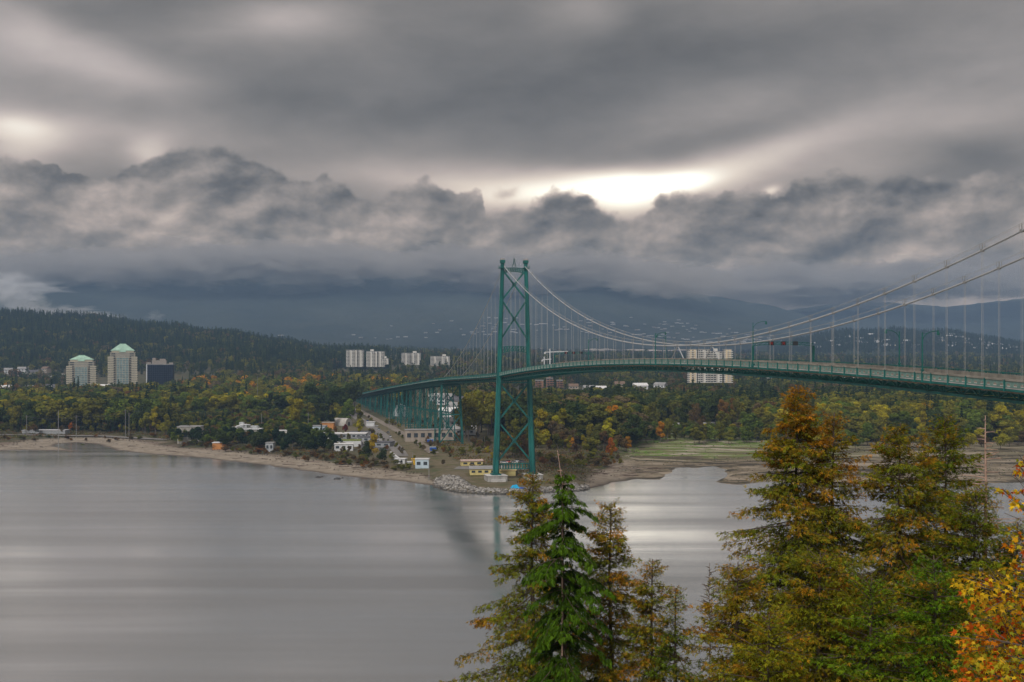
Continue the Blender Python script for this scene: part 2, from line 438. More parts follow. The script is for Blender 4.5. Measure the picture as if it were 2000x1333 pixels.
def land_z(X, Y, D=None):
    X = np.asarray(X, float).ravel(); Y = np.asarray(Y, float).ravel()
    if D is None: D = shore_dist(X, Y)
    PX = 1000 + FPX * X / np.maximum(Y, 1)
    fi = np.interp(PX, _HP, np.arange(len(_HP))); i0 = np.clip(fi.astype(int), 0, len(_HP) - 2); fr = fi - i0
    fr = fr * fr * (3 - 2 * fr)
    hill = np.zeros_like(X)
    cols = [np.interp(Y, _HY, _HZ[k]) for k in range(len(_HP))]; C = np.array(cols)
    idx = np.arange(len(X)); hill = C[i0, idx] * (1 - fr) + C[i0 + 1, idx] * fr
    rough = (fbm(X / 260, Y / 260, 4, 5) - .5) * np.interp(Y, [0, 1500, 2300, 3200], [0, 2, 16, 26])
    hill = hill + rough + (fbm(X / 14, Y / 14, 3, 9) - .5) * .5
    # beach profile: gentle, nearly level on the tidal flats, steep at the armoured point
    flat = np.clip((PX - 1190) / 60, 0, 1) * np.clip((850 - Y) / 40, 0, 1)
    point = np.clip((PX - 835) / 30, 0, 1) * np.clip((1160 - PX) / 40, 0, 1) * np.clip((620 - Y) / 40, 0, 1)
    L = 38 * (1 - point) + 5.5 * point
    beach = 3.6 * (1 - np.exp(-np.maximum(D, 0) / L))
    fl = .18 + .9 * (1 - np.exp(-np.maximum(D, 0) / 30)) + (fbm(X / 40, Y / 9, 3, 21) - .5) * .9
    zz = np.minimum(beach, hill)
    zz = np.where(D > 130, hill, zz + (hill - zz) * np.clip((D - 60) / 70, 0, 1))
    zz = zz * (1 - flat) + np.minimum(fl, 1.1) * flat
    cap = 1.1 + np.maximum(0, Y - 557) * .16
    zz = np.where((PX > 880) & (PX < 1130), np.minimum(zz, cap + np.clip((np.abs(PX - 1005) - 85) / 40, 0, 1) * 4), zz)
    under = np.maximum(D * .25, -4)
    return np.where(D > 0, zz * np.clip(D / 3, 0, 1), under)
def gz(x, y): return float(land_z([x], [y])[0])
def feet(px, py):
    Y = (CAMH - 4) * FPX / (py - HZ)
    for _ in range(6): Y = (CAMH - gz((px - 1000) / FPX * Y, Y)) * FPX / (py - HZ)
    return Y

# ------------------------------------------------------------------ water
def build_water():
    m, b, o = new_mat('calm_water')
    pos = b.n('ShaderNodeNewGeometry').outputs['Position']
    # smooth long-exposure water: slicks and current streaks differ in roughness, body colour and share of gloss
    s1 = b.noise(b.mapping(pos, rot=(0, 0, R(4)), scale=(.0016, .022, 1)), 1, 4, .55, .6)
    s2 = b.noise(b.mapping(pos, rot=(0, 0, R(-3)), scale=(.004, .045, 1)), 1, 2, .5, .3)
    st = b.m('MULTIPLY_ADD', s2, .3, b.m('MULTIPLY', s1, .7))
    gl = b.n('ShaderNodeBsdfAnisotropic' if hasattr(bpy.types, 'ShaderNodeBsdfAnisotropic') else 'ShaderNodeBsdfGlossy')
    b.put(gl.inputs['Color'], (1.0, 1.0, .985, 1)); b.put(gl.inputs['Roughness'], b.mr(st, .35, .65, .11, .24))
    df = b.n('ShaderNodeBsdfDiffuse'); b.put(df.inputs[0], b.mix(b.mr(st, .3, .7), (.21, .208, .20), (.11, .110, .108)))
    bp = b.n('ShaderNodeBump'); bp.inputs['Strength'].default_value = .12; bp.inputs['Distance'].default_value = .3
    b.put(bp.inputs['Height'], b.noise(b.mapping(pos, scale=(.03, .16, 1)), 1, 3, .5, .5)); b.put(gl.inputs['Normal'], bp.outputs[0])
    fr = b.n('ShaderNodeFresnel'); fr.inputs[0].default_value = 1.75
    f2 = b.m('ADD', b.m('MULTIPLY', fr.outputs[0], .8), b.mr(st, .39, .61, .44, .16), clamp=True)
    ms = b.n('ShaderNodeMixShader'); b.put(ms.inputs[0], f2)
    b.nt.links.new(df.outputs[0], ms.inputs[1]); b.nt.links.new(gl.outputs[0], ms.inputs[2]); b.nt.links.new(ms.outputs[0], o.inputs[0])
    g = MB(); g.add([(-3000, -400, 0), (3000, -400, 0), (3000, 1500, 0), (-3000, 1500, 0)], [(0, 1, 2, 3)])
    tag(g.build('water', m), kind='structure')
build_water()

# ------------------------------------------------------------------ land
def ground_material():
    m, b, o = new_mat('shore_ground')
    pos = b.n('ShaderNodeNewGeometry').outputs['Position']; x, y, z = b.xyz(pos)[0:3]
    at_ = b.n('ShaderNodeAttribute', attribute_name='tint').outputs['Color']
    r, g, bl = b.xyz(at_)[0:3]        # r: beach, g: tidal flat, b: open ground
    n1 = b.noise(pos, .02, 5, .6); n2 = b.noise(pos, .15, 5, .65); n3 = b.noise(b.mapping(pos, rot=(0, 0, R(5)), scale=(.014, .055, 1)), 1, 6, .70, .8)
    veg = b.ramp(n1, [(.3, (.030, .040, .018)), (.5, (.055, .058, .026)), (.7, (.085, .065, .032))])
    veg = b.mix(b.mr(n2, .45, .7), veg, (.10, .075, .045))
    openg = b.ramp(n2, [(.3, (.075, .085, .035)), (.5, (.12, .10, .055)), (.7, (.17, .14, .10))])
    c = b.mix(bl, veg, openg)
    sand = b.ramp(n2, [(.25, (.14, .118, .09)), (.5, (.225, .192, .15)), (.75, (.30, .262, .21))])
    wet = b.mr(b.m('ADD', z, b.m('MULTIPLY', n3, .5)), .2, .75, 0, 1, True)
    sand = b.mix(wet, (.085, .068, .052), sand)
    wrack = b.mr(b.m('ABSOLUTE', b.m('SUBTRACT', b.m('ADD', z, b.m('MULTIPLY', n2, .9)), 2.55)), 0, .38, 1, 0)
    sand = b.mix(b.m('MULTIPLY', wrack, .7), sand, (.11, .075, .06))
    c = b.mix(r, c, sand)
    n3 = b.mr(n3, .32, .68)
    flat = b.ramp(n3, [(.22, (.06, .05, .035)), (.34, (.15, .12, .07)), (.42, (.12, .115, .04)), (.48, (.06, .15, .010)), (.58, (.10, .17, .015)), (.64, (.24, .20, .15)), (.69, (.10, .10, .035)), (.75, (.33, .29, .24))])
    mud = b.ramp(n3, [(.36, (.045, .038, .026)), (.43, (.15, .12, .08)), (.50, (.20, .165, .115)), (.55, (.08, .07, .045)), (.60, (.17, .14, .09)), (.68, (.25, .21, .16))])
    fmix = b.mr(b.m('ADD', y, b.m('MULTIPLY', n1, 60)), 690, 730, 0, 1)
    fmix = b.m('MULTIPLY', fmix, b.mr(b.m('SUBTRACT', b.m('MULTIPLY', x, 1.0), b.m('MULTIPLY', y, .20)), 40, 100, 1, .12))
    flat = b.mix(fmix, mud, flat)
    c = b.mix(g, c, flat)
    p = b.n('ShaderNodeBsdfPrincipled'); b.put(p.inputs['Base Color'], c); p.inputs['Roughness'].default_value = .9
    p.inputs['Specular IOR Level'].default_value = .2
    bp = b.n('ShaderNodeBump'); bp.inputs['Strength'].default_value = .5; bp.inputs['Distance'].default_value = .5
    b.put(bp.inputs['Height'], n2); b.put(p.inputs['Normal'], bp.outputs[0])
    b.nt.links.new(p.outputs[0], o.inputs[0])
    return m
GROUND = ground_material()
def build_land():
    rows = np.concatenate([np.arange(500, 700, 2.2), np.arange(700, 900, 5), np.geomspace(900, 5200, 90)])
    pxs = np.concatenate([np.arange(-900, -20, 22), np.arange(-20, 2060, 4.5), np.arange(2060, 2750, 25)])
    PX, YY = np.meshgrid(pxs, rows); X = (PX - 1000) / FPX * YY
    D = shore_dist(X, YY); Z = land_z(X, YY, D)
    Z = np.where(YY.ravel() > 5100, -5, Z)
    V = np.stack([X.ravel(), YY.ravel(), Z], 1)
    nr, nc = len(rows), len(pxs); I = np.arange(nr * nc).reshape(nr, nc)
    F = np.stack([I[:-1, :-1].ravel(), I[:-1, 1:].ravel(), I[1:, 1:].ravel(), I[1:, :-1].ravel()], 1)
    keep = (D[F] > -20).any(1); F = F[keep]
    pxr = PX.ravel(); yr = YY.ravel()
    flat = np.clip((pxr - 1190) / 60, 0, 1) * np.clip((865 - yr) / 30, 0, 1)
    beach = np.clip((np.interp(pxr, [0, 220, 300, 600, 820, 860, 1130, 1200], [36, 40, 40, 33, 28, 8, 10, 40]) - D + (fbm(X.ravel() / 25, yr / 25, 3, 2) - .5) * 30) / 10, 0, 1)
    opn = np.clip(1 - np.abs((pxr - 1000 + .24 * FPX * (1 - 556 / yr) * 1.0) / 220), 0, 1) * np.clip((1100 - yr) / 200, 0, 1)
    me = mesh_np('ground', V, F, GROUND, np.stack([beach, flat, np.clip(opn * 1.6, 0, 1)], 1), smooth=True)
    tag(link('ground', me), kind='structure')
build_land()

def mountain_material(name, c1, c2, scale=.0016):
    m, b, o = new_mat(name)
    pos = b.n('ShaderNodeNewGeometry').outputs['Position']
    n = b.noise(pos, scale, 7, .62); n2 = b.noise(pos, .02, 4, .7)
    c = b.mix(b.mr(n, .35, .65), c1, c2); c = b.mix(b.m('MULTIPLY', n2, .4), c, tuple(x * .4 for x in c1))
    p = b.n('ShaderNodeBsdfPrincipled'); b.put(p.inputs['Base Color'], c); p.inputs['Roughness'].default_value = 1; p.inputs['Specular IOR Level'].default_value = 0
    bp = b.n('ShaderNodeBump'); bp.inputs['Strength'].default_value = .8; bp.inputs['Distance'].default_value = 14
    b.put(bp.inputs['Height'], b.noise(pos, .03, 5, .7)); b.put(p.inputs['Normal'], bp.outputs[0])
    b.nt.links.new(p.outputs[0], o.inputs[0]); return m
def mountain(name, ridge, Y0, Y1, z0, mat, amp, seed, back=1500):
    px = np.arange(ridge[0][0], ridge[-1][0] + 1, 8.0); ry = np.interp(px, [p[0] for p in ridge], [p[1] for p in ridge])
    t = np.concatenate([np.linspace(0, 1, 60), [1.12, 1.3]])
    PX, T = np.meshgrid(px, t); YY = Y0 + (Y1 - Y0) * T; X = (PX - 1000) / FPX * YY
    zr = CAMH + (HZ - ry) / FPX * Y1
    prof = np.interp(T.ravel(), [0, .25, .6, 1, 1.12, 1.3], [0, .16, .55, 1, .8, .3]).reshape(T.shape)
    Z = z0 + (zr[None, :] - z0) * prof
    nz = (fbm(X.ravel() / 700, YY.ravel() / 1100, 5, seed) - .5).reshape(T.shape)
    Z = Z + nz * amp * np.sin(np.clip(T, 0, 1) * math.pi) ** .6 * (T < 1.01)
    Z = Z + ((fbm(X.ravel() / 60, YY.ravel() / 200, 2, seed + 9) - .5) * 14).reshape(T.shape)
    V = np.stack([X.ravel(), YY.ravel(), Z.ravel()], 1); nr, nc = T.shape; I = np.arange(nr * nc).reshape(nr, nc)
    F = np.stack([I[:-1, :-1].ravel(), I[:-1, 1:].ravel(), I[1:, 1:].ravel(), I[1:, :-1].ravel()], 1)
    tag(link(name, mesh_np(name, V, F, mat, smooth=True)), kind='structure')
    def z_at(p, tt):
        i = min(len(px) - 1, max(0, int(round((p - px[0]) / 8)))); k = min(59, max(0, int(round(tt * 59))))
        return float(Z[k, i])
    return z_at
MT = mountain_material('far_forest_slope', (.030, .040, .036), (.060, .070, .058))
MT2 = mountain_material('hill_forest_slope', (.028, .040, .024), (.050, .058, .032), .004)
mt_z = mountain('mountain', [(-900, 600), (-300, 560), (0, 535), (100, 530), (330, 522), (500, 526), (650, 520), (860, 528), (930, 542), (985, 556), (1040, 550), (1110, 532), (1180, 534), (1240, 552), (1330, 569), (1420, 583), (1500, 596), (1560, 612), (1620, 630), (1700, 655), (1800, 680)], 4800, 8000, 95, MT, 130, 3)
mountain('mountain', [(1350, 640), (1500, 612), (1650, 590), (1750, 592), (1850, 600), (1950, 588), (2100, 575), (2400, 590), (2900, 600)], 6400, 9200, 95, MT, 130, 13)
hl_z = mountain('hill', [(1480, 682), (1560, 668), (1640, 650), (1700, 652), (1745, 648), (1800, 652), (1850, 650), (1900, 662), (2000, 676), (2100, 690), (2400, 690), (2900, 690)], 3900, 4900, 60, MT2, 40, 23)

# hillside below the viewpoint (out of the picture, it carries the near trees)
def hill_z(x, y): 
    base = float(np.interp(y, [-60, 0, 4, 12, 30, 60, 80, 100, 112], [66, 63.4, 62.6, 47, 31, 19, 11, 3, -3]))
    return base
def build_hillside():
    xs = np.linspace(-160, 260, 60); ys = np.concatenate([np.linspace(-60, 0, 6), np.linspace(4, 112, 40)])
    XX, YY = np.meshgrid(xs, ys)
    Z = np.interp(YY, [-60, 0, 4, 12, 30, 60, 80, 100, 112], [66, 63.4, 62.6, 47, 31, 19, 11, 3, -3])
    Z = Z + ((fbm(XX.ravel() / 12, YY.ravel() / 12, 3, 4) - .5) * 2.5).reshape(Z.shape) * (YY > 6)
    V = np.stack([XX.ravel(), YY.ravel(), Z.ravel()], 1); nr, nc = XX.shape; I = np.arange(nr * nc).reshape(nr, nc)
    F = np.stack([I[:-1, :-1].ravel(), I[:-1, 1:].ravel(), I[1:, 1:].ravel(), I[1:, :-1].ravel()], 1)
    m = simple('forest_floor', (.045, .04, .025), .95, .4, .5, bump=.6, coord='Object')
    tag(link('hillside', mesh_np('hillside', V, F, m, smooth=True)), kind='structure')
build_hillside()

# ------------------------------------------------------------------ suspension bridge
ANG = math.asin(499.0 / (572 * 3.8)); SA, CA = math.sin(ANG), math.cos(ANG)
T0 = Vector((-4.29, 556.6, 0)); US = Vector((SA, -CA, 0)); VE = Vector((CA, SA, 0))
SPAN, SIDE, WC, PANEL = 472.75, 187.3, 11.1, 10.058
def bp(t, w, z): return T0 + US * t + VE * w + Vector((0, 0, z))
def deck_z(t):          # walkway level
    if t >= 0: return CAMH - 2.05 - 1.38e-4 * (t - SPAN / 2) ** 2
    q = np.linspace(min(t + 60, 0) if t > -60 else t - 60, 0 if t > -60 else t + 60, 9) if t < -60 else np.linspace(2 * t, 0, 9)
    return CAMH - 2.05 - 7.71 - float(np.mean(np.interp(q, [-916, -733, -471, -187, -59, 0], [44.7, 34.4, 20.0, 6.1, 2.3, 0])))
def cable_z(t):
    if t >= 0: return CAMH + 3.15 + 43.3 * ((t - SPAN / 2) / (SPAN / 2)) ** 2
    s = -t / SIDE; zt = CAMH + 46.45; ze = deck_z(-SIDE) + .8
    return zt + (ze - zt) * s - 4 * 6.5 * s * (1 - s)
TEND = 452.0
bridge = thing('suspension_bridge', 'long teal green steel suspension bridge crossing the inlet to a tall braced tower and viaduct', 'bridge', tuple(T0))
def loc(p): return Vector(p) - T0
def lb(mb, name, mat, parent=None, smooth=False):       # build in world coords, parent to bridge frame
    par = parent or bridge
    off = Vector((0, 0, 0)); q = par
    while q is not None: off = off + q.location; q = q.parent
    mb.v = [tuple(Vector(v) - off) for v in mb.v]
    return mb.build(name, mat, par, smooth)

# --- deck
ts = list(np.arange(-SIDE - 669, TEND + .1, PANEL / 2))
def strip(mb, w0, w1, z0, z1, tlist=ts):
    """box section running along the deck: w0..w1, z offsets z0 (bottom) z1 (top) from walkway level"""
    n = len(mb.v)
    for t in tlist:
        dz = deck_z(t)
        for w, z in ((w0, z0), (w1, z0), (w1, z1), (w0, z1)): mb.v.append(tuple(bp(t, w, dz + z)))
    m = len(tlist)
    for i in range(m - 1):
        for k in range(4):
            a = n + i * 4 + k; b_ = n + i * 4 + (k + 1) % 4; mb.f.append((b_, a, a + 4, b_ + 4))
    mb.f.append((n, n + 1, n + 2, n + 3)); e = n + (m - 1) * 4; mb.f.append((e + 3, e + 2, e + 1, e))
WN, WF = -2.75, WC + 2.75
g = MB(); strip(g, .55, WC - .55, -.25, .06); lb(g, 'roadway', ASPH)
g = MB(); strip(g, WN, .5, -.22, 0); strip(g, WC - .5, WF, -.22, 0); lb(g, 'walkway', CONC)
g = MB(); strip(g, .5, .75, -.1, 1.12); strip(g, WC - .75, WC - .5, -.1, 1.12); lb(g, 'vehicle_barrier', BEIGE)
tn = [t for t in ts if t > -SIDE]
g = MB(); strip(g, WN - .16, WN + .12, 1.10, 1.42, [t for t in ts if t >= 100]); lb(g, 'top_rail', BEIGE)
g = MB(); strip(g, WN - .08, WN + .06, 1.20, 1.36, [t for t in ts if t <= 101]); lb(g, 'top_rail', TEAL_D)
g = MB(); strip(g, WF - .06, WF + .08, 1.15, 1.32); lb(g, 'top_rail', TEAL_D)
g = MB(); strip(g, WN - .1, WN + .2, -.62, -.24); strip(g, WF - .2, WF + .1, -.62, -.24); lb(g, 'edge_girder', TEAL_D)
g = MB(); strip(g, .0, .3, -1.15, -1.0, tn); strip(g, -.9, -.75, -1.0, -.86, tn); lb(g, 'service_rail', simple('rusty_brown_steel', (.26, .19, .14), .8, .3, .6))
tm = [t for t in ts if t >= -SIDE - 2]; tv = [t for t in ts if t <= -SIDE + 4]
g = MB(); strip(g, -.45, .45, -2.75, -2.25, tm); lb(g, 'bottom_chord', TEAL)
g = MB(); strip(g, WC - .45, WC + .45, -2.75, -2.25, tm); lb(g, 'bottom_chord', TEAL)
g = MB(); strip(g, -.3, .3, -.9, -.6, tm); strip(g, WC - .3, WC + .3, -.9, -.6, tm); lb(g, 'top_chord', TEAL_D)
g = MB(); strip(g, .2, .7, -3.6, -.3, tv); strip(g, WC - .7, WC - .2, -3.6, -.3, tv); lb(g, 'plate_girder', TEAL_D)
g = MB()
for t in tm[::1]:
    z = deck_z(t); g.beam(bp(t, WN, z - .45), bp(t, WF, z - .45), .25, .4)
    g.beam(bp(t, 0, z - 2.4), bp(t, WC, z - 2.4), .22, .3)
    g.beam(bp(t, 0, z - .8), bp(t, WC / 2, z - 2.4), .15, .15); g.beam(bp(t, WC, z - .8), bp(t, WC / 2, z - 2.4), .15, .15)
o = lb(g, 'floor_beams', TEAL_D); o['kind'] = 'stuff'

# repeated pieces of the near side: one truss panel and one railing panel per 5.03 m
def panel_frame(t0, t1, w):
    a, b_ = bp(t0, w, deck_z(t0)), bp(t1, w, deck_z(t1)); d = (b_ - a)
    x = d.normalized(); y = VE; z = x.cross(y).normalized() * 1
    if z.z < 0: z = -z
    M = Matrix((x, y, z)).transposed().to_4x4(); M.translation = a - T0
    return M, d.length
PL = PANEL / 2
g = MB()
g.beam((0, 0, -.9), (0, 0, -2.4), .22, .22); g.beam((.05, 0, -2.45), (PL / 2, 0, -.85), .2, .2); g.beam((PL / 2, 0, -.85), (PL - .05, 0, -2.45), .2, .2)
TRUSS = g.mesh('truss_panel', TEAL)
def railing_mesh(mat, posts=True):
    g = MB()
    H0, H1 = .02, 1.12
    g.box((PL / 2, 0, .10), (PL, .06, .20))                 # foot
    g.box((PL / 2, 0, .92), (PL, .06, .42))                 # upper panel
    n = 3; wp = PL / n
    for i in range(n):
        c = (i + .5) * wp
        for sx in (-1, 1): g.box((c + sx * (wp / 2 - .2), 0, .455), (.4, .06, .51))
        # arched head of the opening
        for k in range(5):
            xx = c + (k - 2) * (wp - .8) / 5
            hgt = .14 * (abs(k - 2) / 2) ** 2
            if hgt > .01: g.box((xx, 0, .71 - hgt / 2), ((wp - .8) / 5, .06, hgt))
    return g.mesh('railing_panel', mat)
RAIL = railing_mesh(PALE_TEAL)
g = MB(); g.box((0, -.14, .30), (.24, .2, 1.95)); POST = g.mesh('railing_post', TEAL)
g = MB()                                                         # open picket railing further along
for k in range(12): g.box((PL * (k + .5) / 12, 0, .62), (.07, .05, 1.16))
g.box((PL / 2, 0, .08), (PL, .06, .1))
PICK = g.mesh('railing_panel', TEAL_D)
tl = np.arange(TEND - PL, -SIDE - .1, -PL)
for t in tl:                                            # t decreases northwards
    M, L = panel_frame(t, t + PL, WN)
    o = link('railing_panel', RAIL if t > -5 else PICK, bridge); o.matrix_local = M
    o = link('railing_post', POST, bridge); o.matrix_local = M
    M, L = panel_frame(t, t + PL, 0.0)
    o = link('truss_panel', TRUSS, bridge); o.matrix_local = M
g = MB()
for t in np.arange(-SIDE - 665, -SIDE, PL):
    z = deck_z(t); g.box(tuple(bp(t, WN, z + .5)), (.2, .16, 1.6), ANG)
    for k in range(6):
        tt = t + PL * (k + .5) / 6; g.box(tuple(bp(tt, WN, deck_z(tt) + .62)), (.08, .10, 1.15), ANG)
o = lb(g, 'viaduct_railing', TEAL_D); o['kind'] = 'stuff'
g = MB()
for t in np.arange(-SIDE - 665, TEND, PL):
    z = deck_z(t); g.box(tuple(bp(t, WF, z + .5)), (.2, .16, 1.6), ANG)
    if t > -SIDE:
        for k in range(10):
            tt = t + PL * (k + .5) / 10; g.box(tuple(bp(tt, WF, deck_z(tt) + .62)), (.06, .05, 1.1), ANG)
        g.beam(bp(t, WC, z - .9), bp(t, WC, z - 2.4), .2, .2); g.beam(bp(t, WC, z - 2.4), bp(t + PL / 2, WC, z - .85), .18, .18); g.beam(bp(t + PL / 2, WC, z - .85), bp(t + PL, WC, z - 2.4), .18, .18)
o = lb(g, 'far_side_railing', TEAL_D); o['kind'] = 'stuff'

# --- cables, hand ropes, suspenders
for w in (0, WC):
    g = MB(); g.tube([bp(t, w, cable_z(t)) for t in np.arange(0, TEND + 8, 4.0)], .21, 8); lb(g, 'main_cable', WHITE_CABLE, smooth=True)
    g = MB(); g.tube([bp(t, w, cable_z(t)) for t in np.arange(0, -SIDE - .1, -SIDE / 24)], .15, 8); lb(g, 'side_span_cable', STEEL, smooth=True)
    for s in (-1, 1):
        g = MB(); g.tube([bp(t, w + s * .28, cable_z(t) + 1.15) for t in np.arange(4, TEND + 8, 4.0)], .028, 4); lb(g, 'hand_rope', STEEL)
g = MB(); g.box((0, 0, 0), (.6, .46, .5)); g.tube([(-.3, -.28, .3), (-.3, -.28, 1.2)], .04, 4); g.tube([(.3, -.28, .3), (.3, -.28, 1.2)], .04, 4)
g.tube([(-.3, .28, .3), (-.3, .28, 1.2)], .04, 4); g.tube([(.3, .28, .3), (.3, .28, 1.2)], .04, 4)
CLAMP = g.mesh('cable_clamp', simple('weathered_steel', (.22, .22, .21), .6, .2, 2))
for w in (0, WC):
    for n_ in range(-23, 24):
        t = SPAN / 2 + n_ * PANEL
        if t < 6 or t > TEND + 6: continue
        z1, z0 = cable_z(t), deck_z(t) - .6
        o = link('cable_clamp', CLAMP, bridge, bp(t, w, z1) - T0); o.rotation_euler = (0, 0, -R(90) + ANG)
        if n_ == 0: continue
        g = MB()
        for s in (-.19, .19): g.tube([(s * US.x, s * US.y, z0), (s * US.x, s * US.y, z1 - .3)], .025, 4)
        o = g.build('suspender', ROPE, bridge); o.location = bp(t, w, 0) - T0
    for n_ in range(1, 18):
        t = -n_ * PANEL; z1, z0 = cable_z(t), deck_z(t) - .6
        if z1 - z0 < 1.5: continue
        g = MB()
        for s in (-.19, .19): g.tube([(s * US.x, s * US.y, z0), (s * US.x, s * US.y, z1)], .027, 4)
        o = g.build('suspender', ROPE, bridge); o.location = bp(t, w, 0) - T0
    for s in (-1, 1):
        g = MB(); t = SPAN / 2; g.tube([bp(t + s * .5, w, cable_z(t) - .4), bp(t + s * 6.4, w, deck_z(t) - .2)], .15, 6)
        lb(g, 'centre_tie', WHITE_CABLE)

# --- tower
tower = empty('tower', (0, 0, 0), bridge)
TC = WC / 2
def half(z):      # half distance between leg centres (m) by height
    return float(np.interp(z, [4, 53.5, 113.5], [9.75, 8.0, 6.1]))
def leg_w(z): return float(np.interp(z, [4, 53.5, 113.5], [3.0, 2.35, 1.7]))
def leg_d(z): return float(np.interp(z, [4, 53.5, 113.5], [4.6, 3.5, 2.5]))
for s in (-1, 1):
    g = MB(); zs = [4.2, 15, 27, 40, 53.5, 70, 85, 100, 112.8]
    n0 = len(g.v)
    def ring(z, kw, kd):
        c = TC + s * half(z); w_, d_ = leg_w(z) * kw, leg_d(z) * kd
        return [tuple(bp(sy * d_ / 2, c + sx * w_ / 2, z)) for sx, sy in ((-1, 1), (1, 1), (1, -1), (-1, -1))]
    for kw, kd in ((1.0, .5), (.5, 1.0)):            # cruciform cellular section
        base = len(g.v)
        for z in zs: g.v += ring(z, kw, kd)
        for i in range(len(zs) - 1):
            for k in range(4):
                a = base + i * 4 + k; b_ = base + i * 4 + (k + 1) % 4; g.f.append((a, b_, b_ + 4, a + 4))
        g.f.append((base + 3, base + 2, base + 1, base)); e = base + 4 * (len(zs) - 1); g.f.append((e, e + 1, e + 2, e + 3))
    leg = lb(g, 'leg', TEAL, tower)
    g = MB(); c = TC + s * half(4); g.box(tuple(bp(0, c, 4.45)), (4.6, 6.0, .7), ANG); lb(g, 'leg_base', TEAL_D, tower)
    # saddle housing, platform and cap
    g = MB(); c = TC + s * half(112); g.box(tuple(bp(0, c, 113.6)), (2.2, 3.4, 1.5), ANG); g.box(tuple(bp(0, c, 110.3)), (3.4, 5.0, .35), ANG)
    lb(g, 'cable_saddle', TEAL_D, tower)
    g = MB(); g.box(tuple(bp(0, c, 114.8)), (2.0, 2.4, .9), ANG); lb(g, 'saddle_cover', simple('grey_cover', (.32, .30, .30), .7, .15, 1), tower)
    g = MB()
    for q in np.linspace(-2.4, 2.4, 5): g.box(tuple(bp(q, c + s * 1.6, 111.0)), (.08, .08, 1.1), ANG)
    g.beam(bp(-2.4, c + s * 1.6, 111.5), bp(2.4, c + s * 1.6, 111.5), .07, .07); lb(g, 'handrail', TEAL_D, tower)
def brace(z0, z1, th=.9):
    h0, h1 = half(z0) - leg_w(z0) * .4, half(z1) - leg_w(z1) * .4
    for s in (-1, 1):
        g = MB(); 
        # latticed member: two flanges and lacing
        a, b_ = bp(0, TC - s * h0, z0), bp(0, TC + s * h1, z1)
        for sd in (-.55, .55):
            g.beam(a + US * sd, b_ + US * sd, th, .25, up=US)
        d = b_ - a; N = int(d.length / 1.3)
        for k in range(N):
            p, q = a + d * (k / N), a + d * ((k + 1) / N); e = .55 if k % 2 else -.55
            g.beam(p + US * e, q - US * e, .14, .14)
        lb(g, 'cross_brace', TEAL, tower)
    zc = z0 + (z1 - z0) * h0 / (h0 + h1); g = MB(); g.box(tuple(bp(0, TC, zc)), (1.7, 1.35, 2.1), ANG); lb(g, 'gusset_plate', TEAL, tower)
brace(94.5, 108.6, .62); brace(74.5, 93.0, .62); brace(32.8, 50.4, .7); brace(11.5, 30.6, .7)
def portal(zb, zt, arch, name='portal_beam', post=9):
    h = half((zb + zt) / 2) - leg_w(zb) * .45; N = 14; g = MB()
    for top in (0, 1):
        prev = None
        for i in range(N + 1):
            u = -1 + 2 * i / N; rise = arch * (1 - u * u)
            p = bp(0, TC + u * h, (zt if top else zb) + rise * (1 if not top else .45))
            if prev is not None: g.beam(prev, p, .9, .35)
            prev = p
    for i in range(post + 1):
        u = -1 + 2 * i / post; za = zb + arch * (1 - u * u); zc = zt + arch * .45 * (1 - u * u)
        g.beam(bp(0, TC + u * h, za), bp(0, TC + u * h, zc), .7, .45, up=VE)
        if i < post:
            u2 = -1 + 2 * (i + 1) / post; g.beam(bp(0, TC + u * h, za), bp(0, TC + u2 * h, zt + arch * .45 * (1 - u2 * u2)), .3, .2, up=US)
    return lb(g, name, TEAL, tower)
portal(107.6, 110.0, 1.0); portal(66.6, 69.6, 1.2)
g = MB(); h = half(53)
for z in (51.3, 54.2): g.beam(bp(0, TC - h, z), bp(0, TC + h, z), 1.6, .5)
for k in range(16):
    u = -1 + 2 * k / 16; g.beam(bp(0, TC + u * h, 51.4), bp(0, TC + u * h, 54.1), .25, .25)
lb(g, 'under_deck_strut', TEAL_D, tower)
g = MB(); h = half(8)
for z in (7.0, 9.6): g.beam(bp(0, TC - h, z), bp(0, TC + h, z), 1.2, .45)
for k in range(13):
    u = -1 + 2 * (k + .5) / 13; g.beam(bp(0, TC + u * h, 7.0), bp(0, TC + u * h, 9.6), .5, .6, up=VE)
lb(g, 'base_strut', TEAL, tower)
g = MB()
for sx, sy in ((-1, -1), (1, -1), (1, 1), (-1, 1)): g.beam(bp(sy * .8, TC + sx * .85, 111.0), bp(sy * .2, TC + sx * .25, 113.9), .14, .14)
g.box(tuple(bp(0, TC, 112.4)), (1.2, 1.1, .1), ANG); g.box(tuple(bp(0, TC, 114.0)), (1.1, 1.1, .12), ANG); g.tube([bp(0, TC, 114), bp(0, TC, 115)], .25, 8)
g.box(tuple(bp(0, TC, 115.1)), (1.1, 1.1, .1), ANG); g.tube([bp(0, TC, 115), bp(0, TC, 116)], .05, 5)
lb(g, 'beacon', TEAL_D, tower)
for s, sz in ((-1, 10.2), (1, 8.6)):
    g = MB(); c = TC + s * half(4)
    g.box(tuple(bp(0, c, 1.2)), (sz, 9.5, 5.4), ANG)
    lb(g, 'pier', CONC, tower)
    g = MB(); g.box(tuple(bp(5.6, c + s * -.2, .6)), (sz * .72, 1.6, 3.4), ANG); g.box(tuple(bp(0, c, 4.02)), (sz + .5, 10, .25), ANG); lb(g, 'pier_step', simple('pale_concrete', (.50, .49, .47), .85, .2, .5), tower)

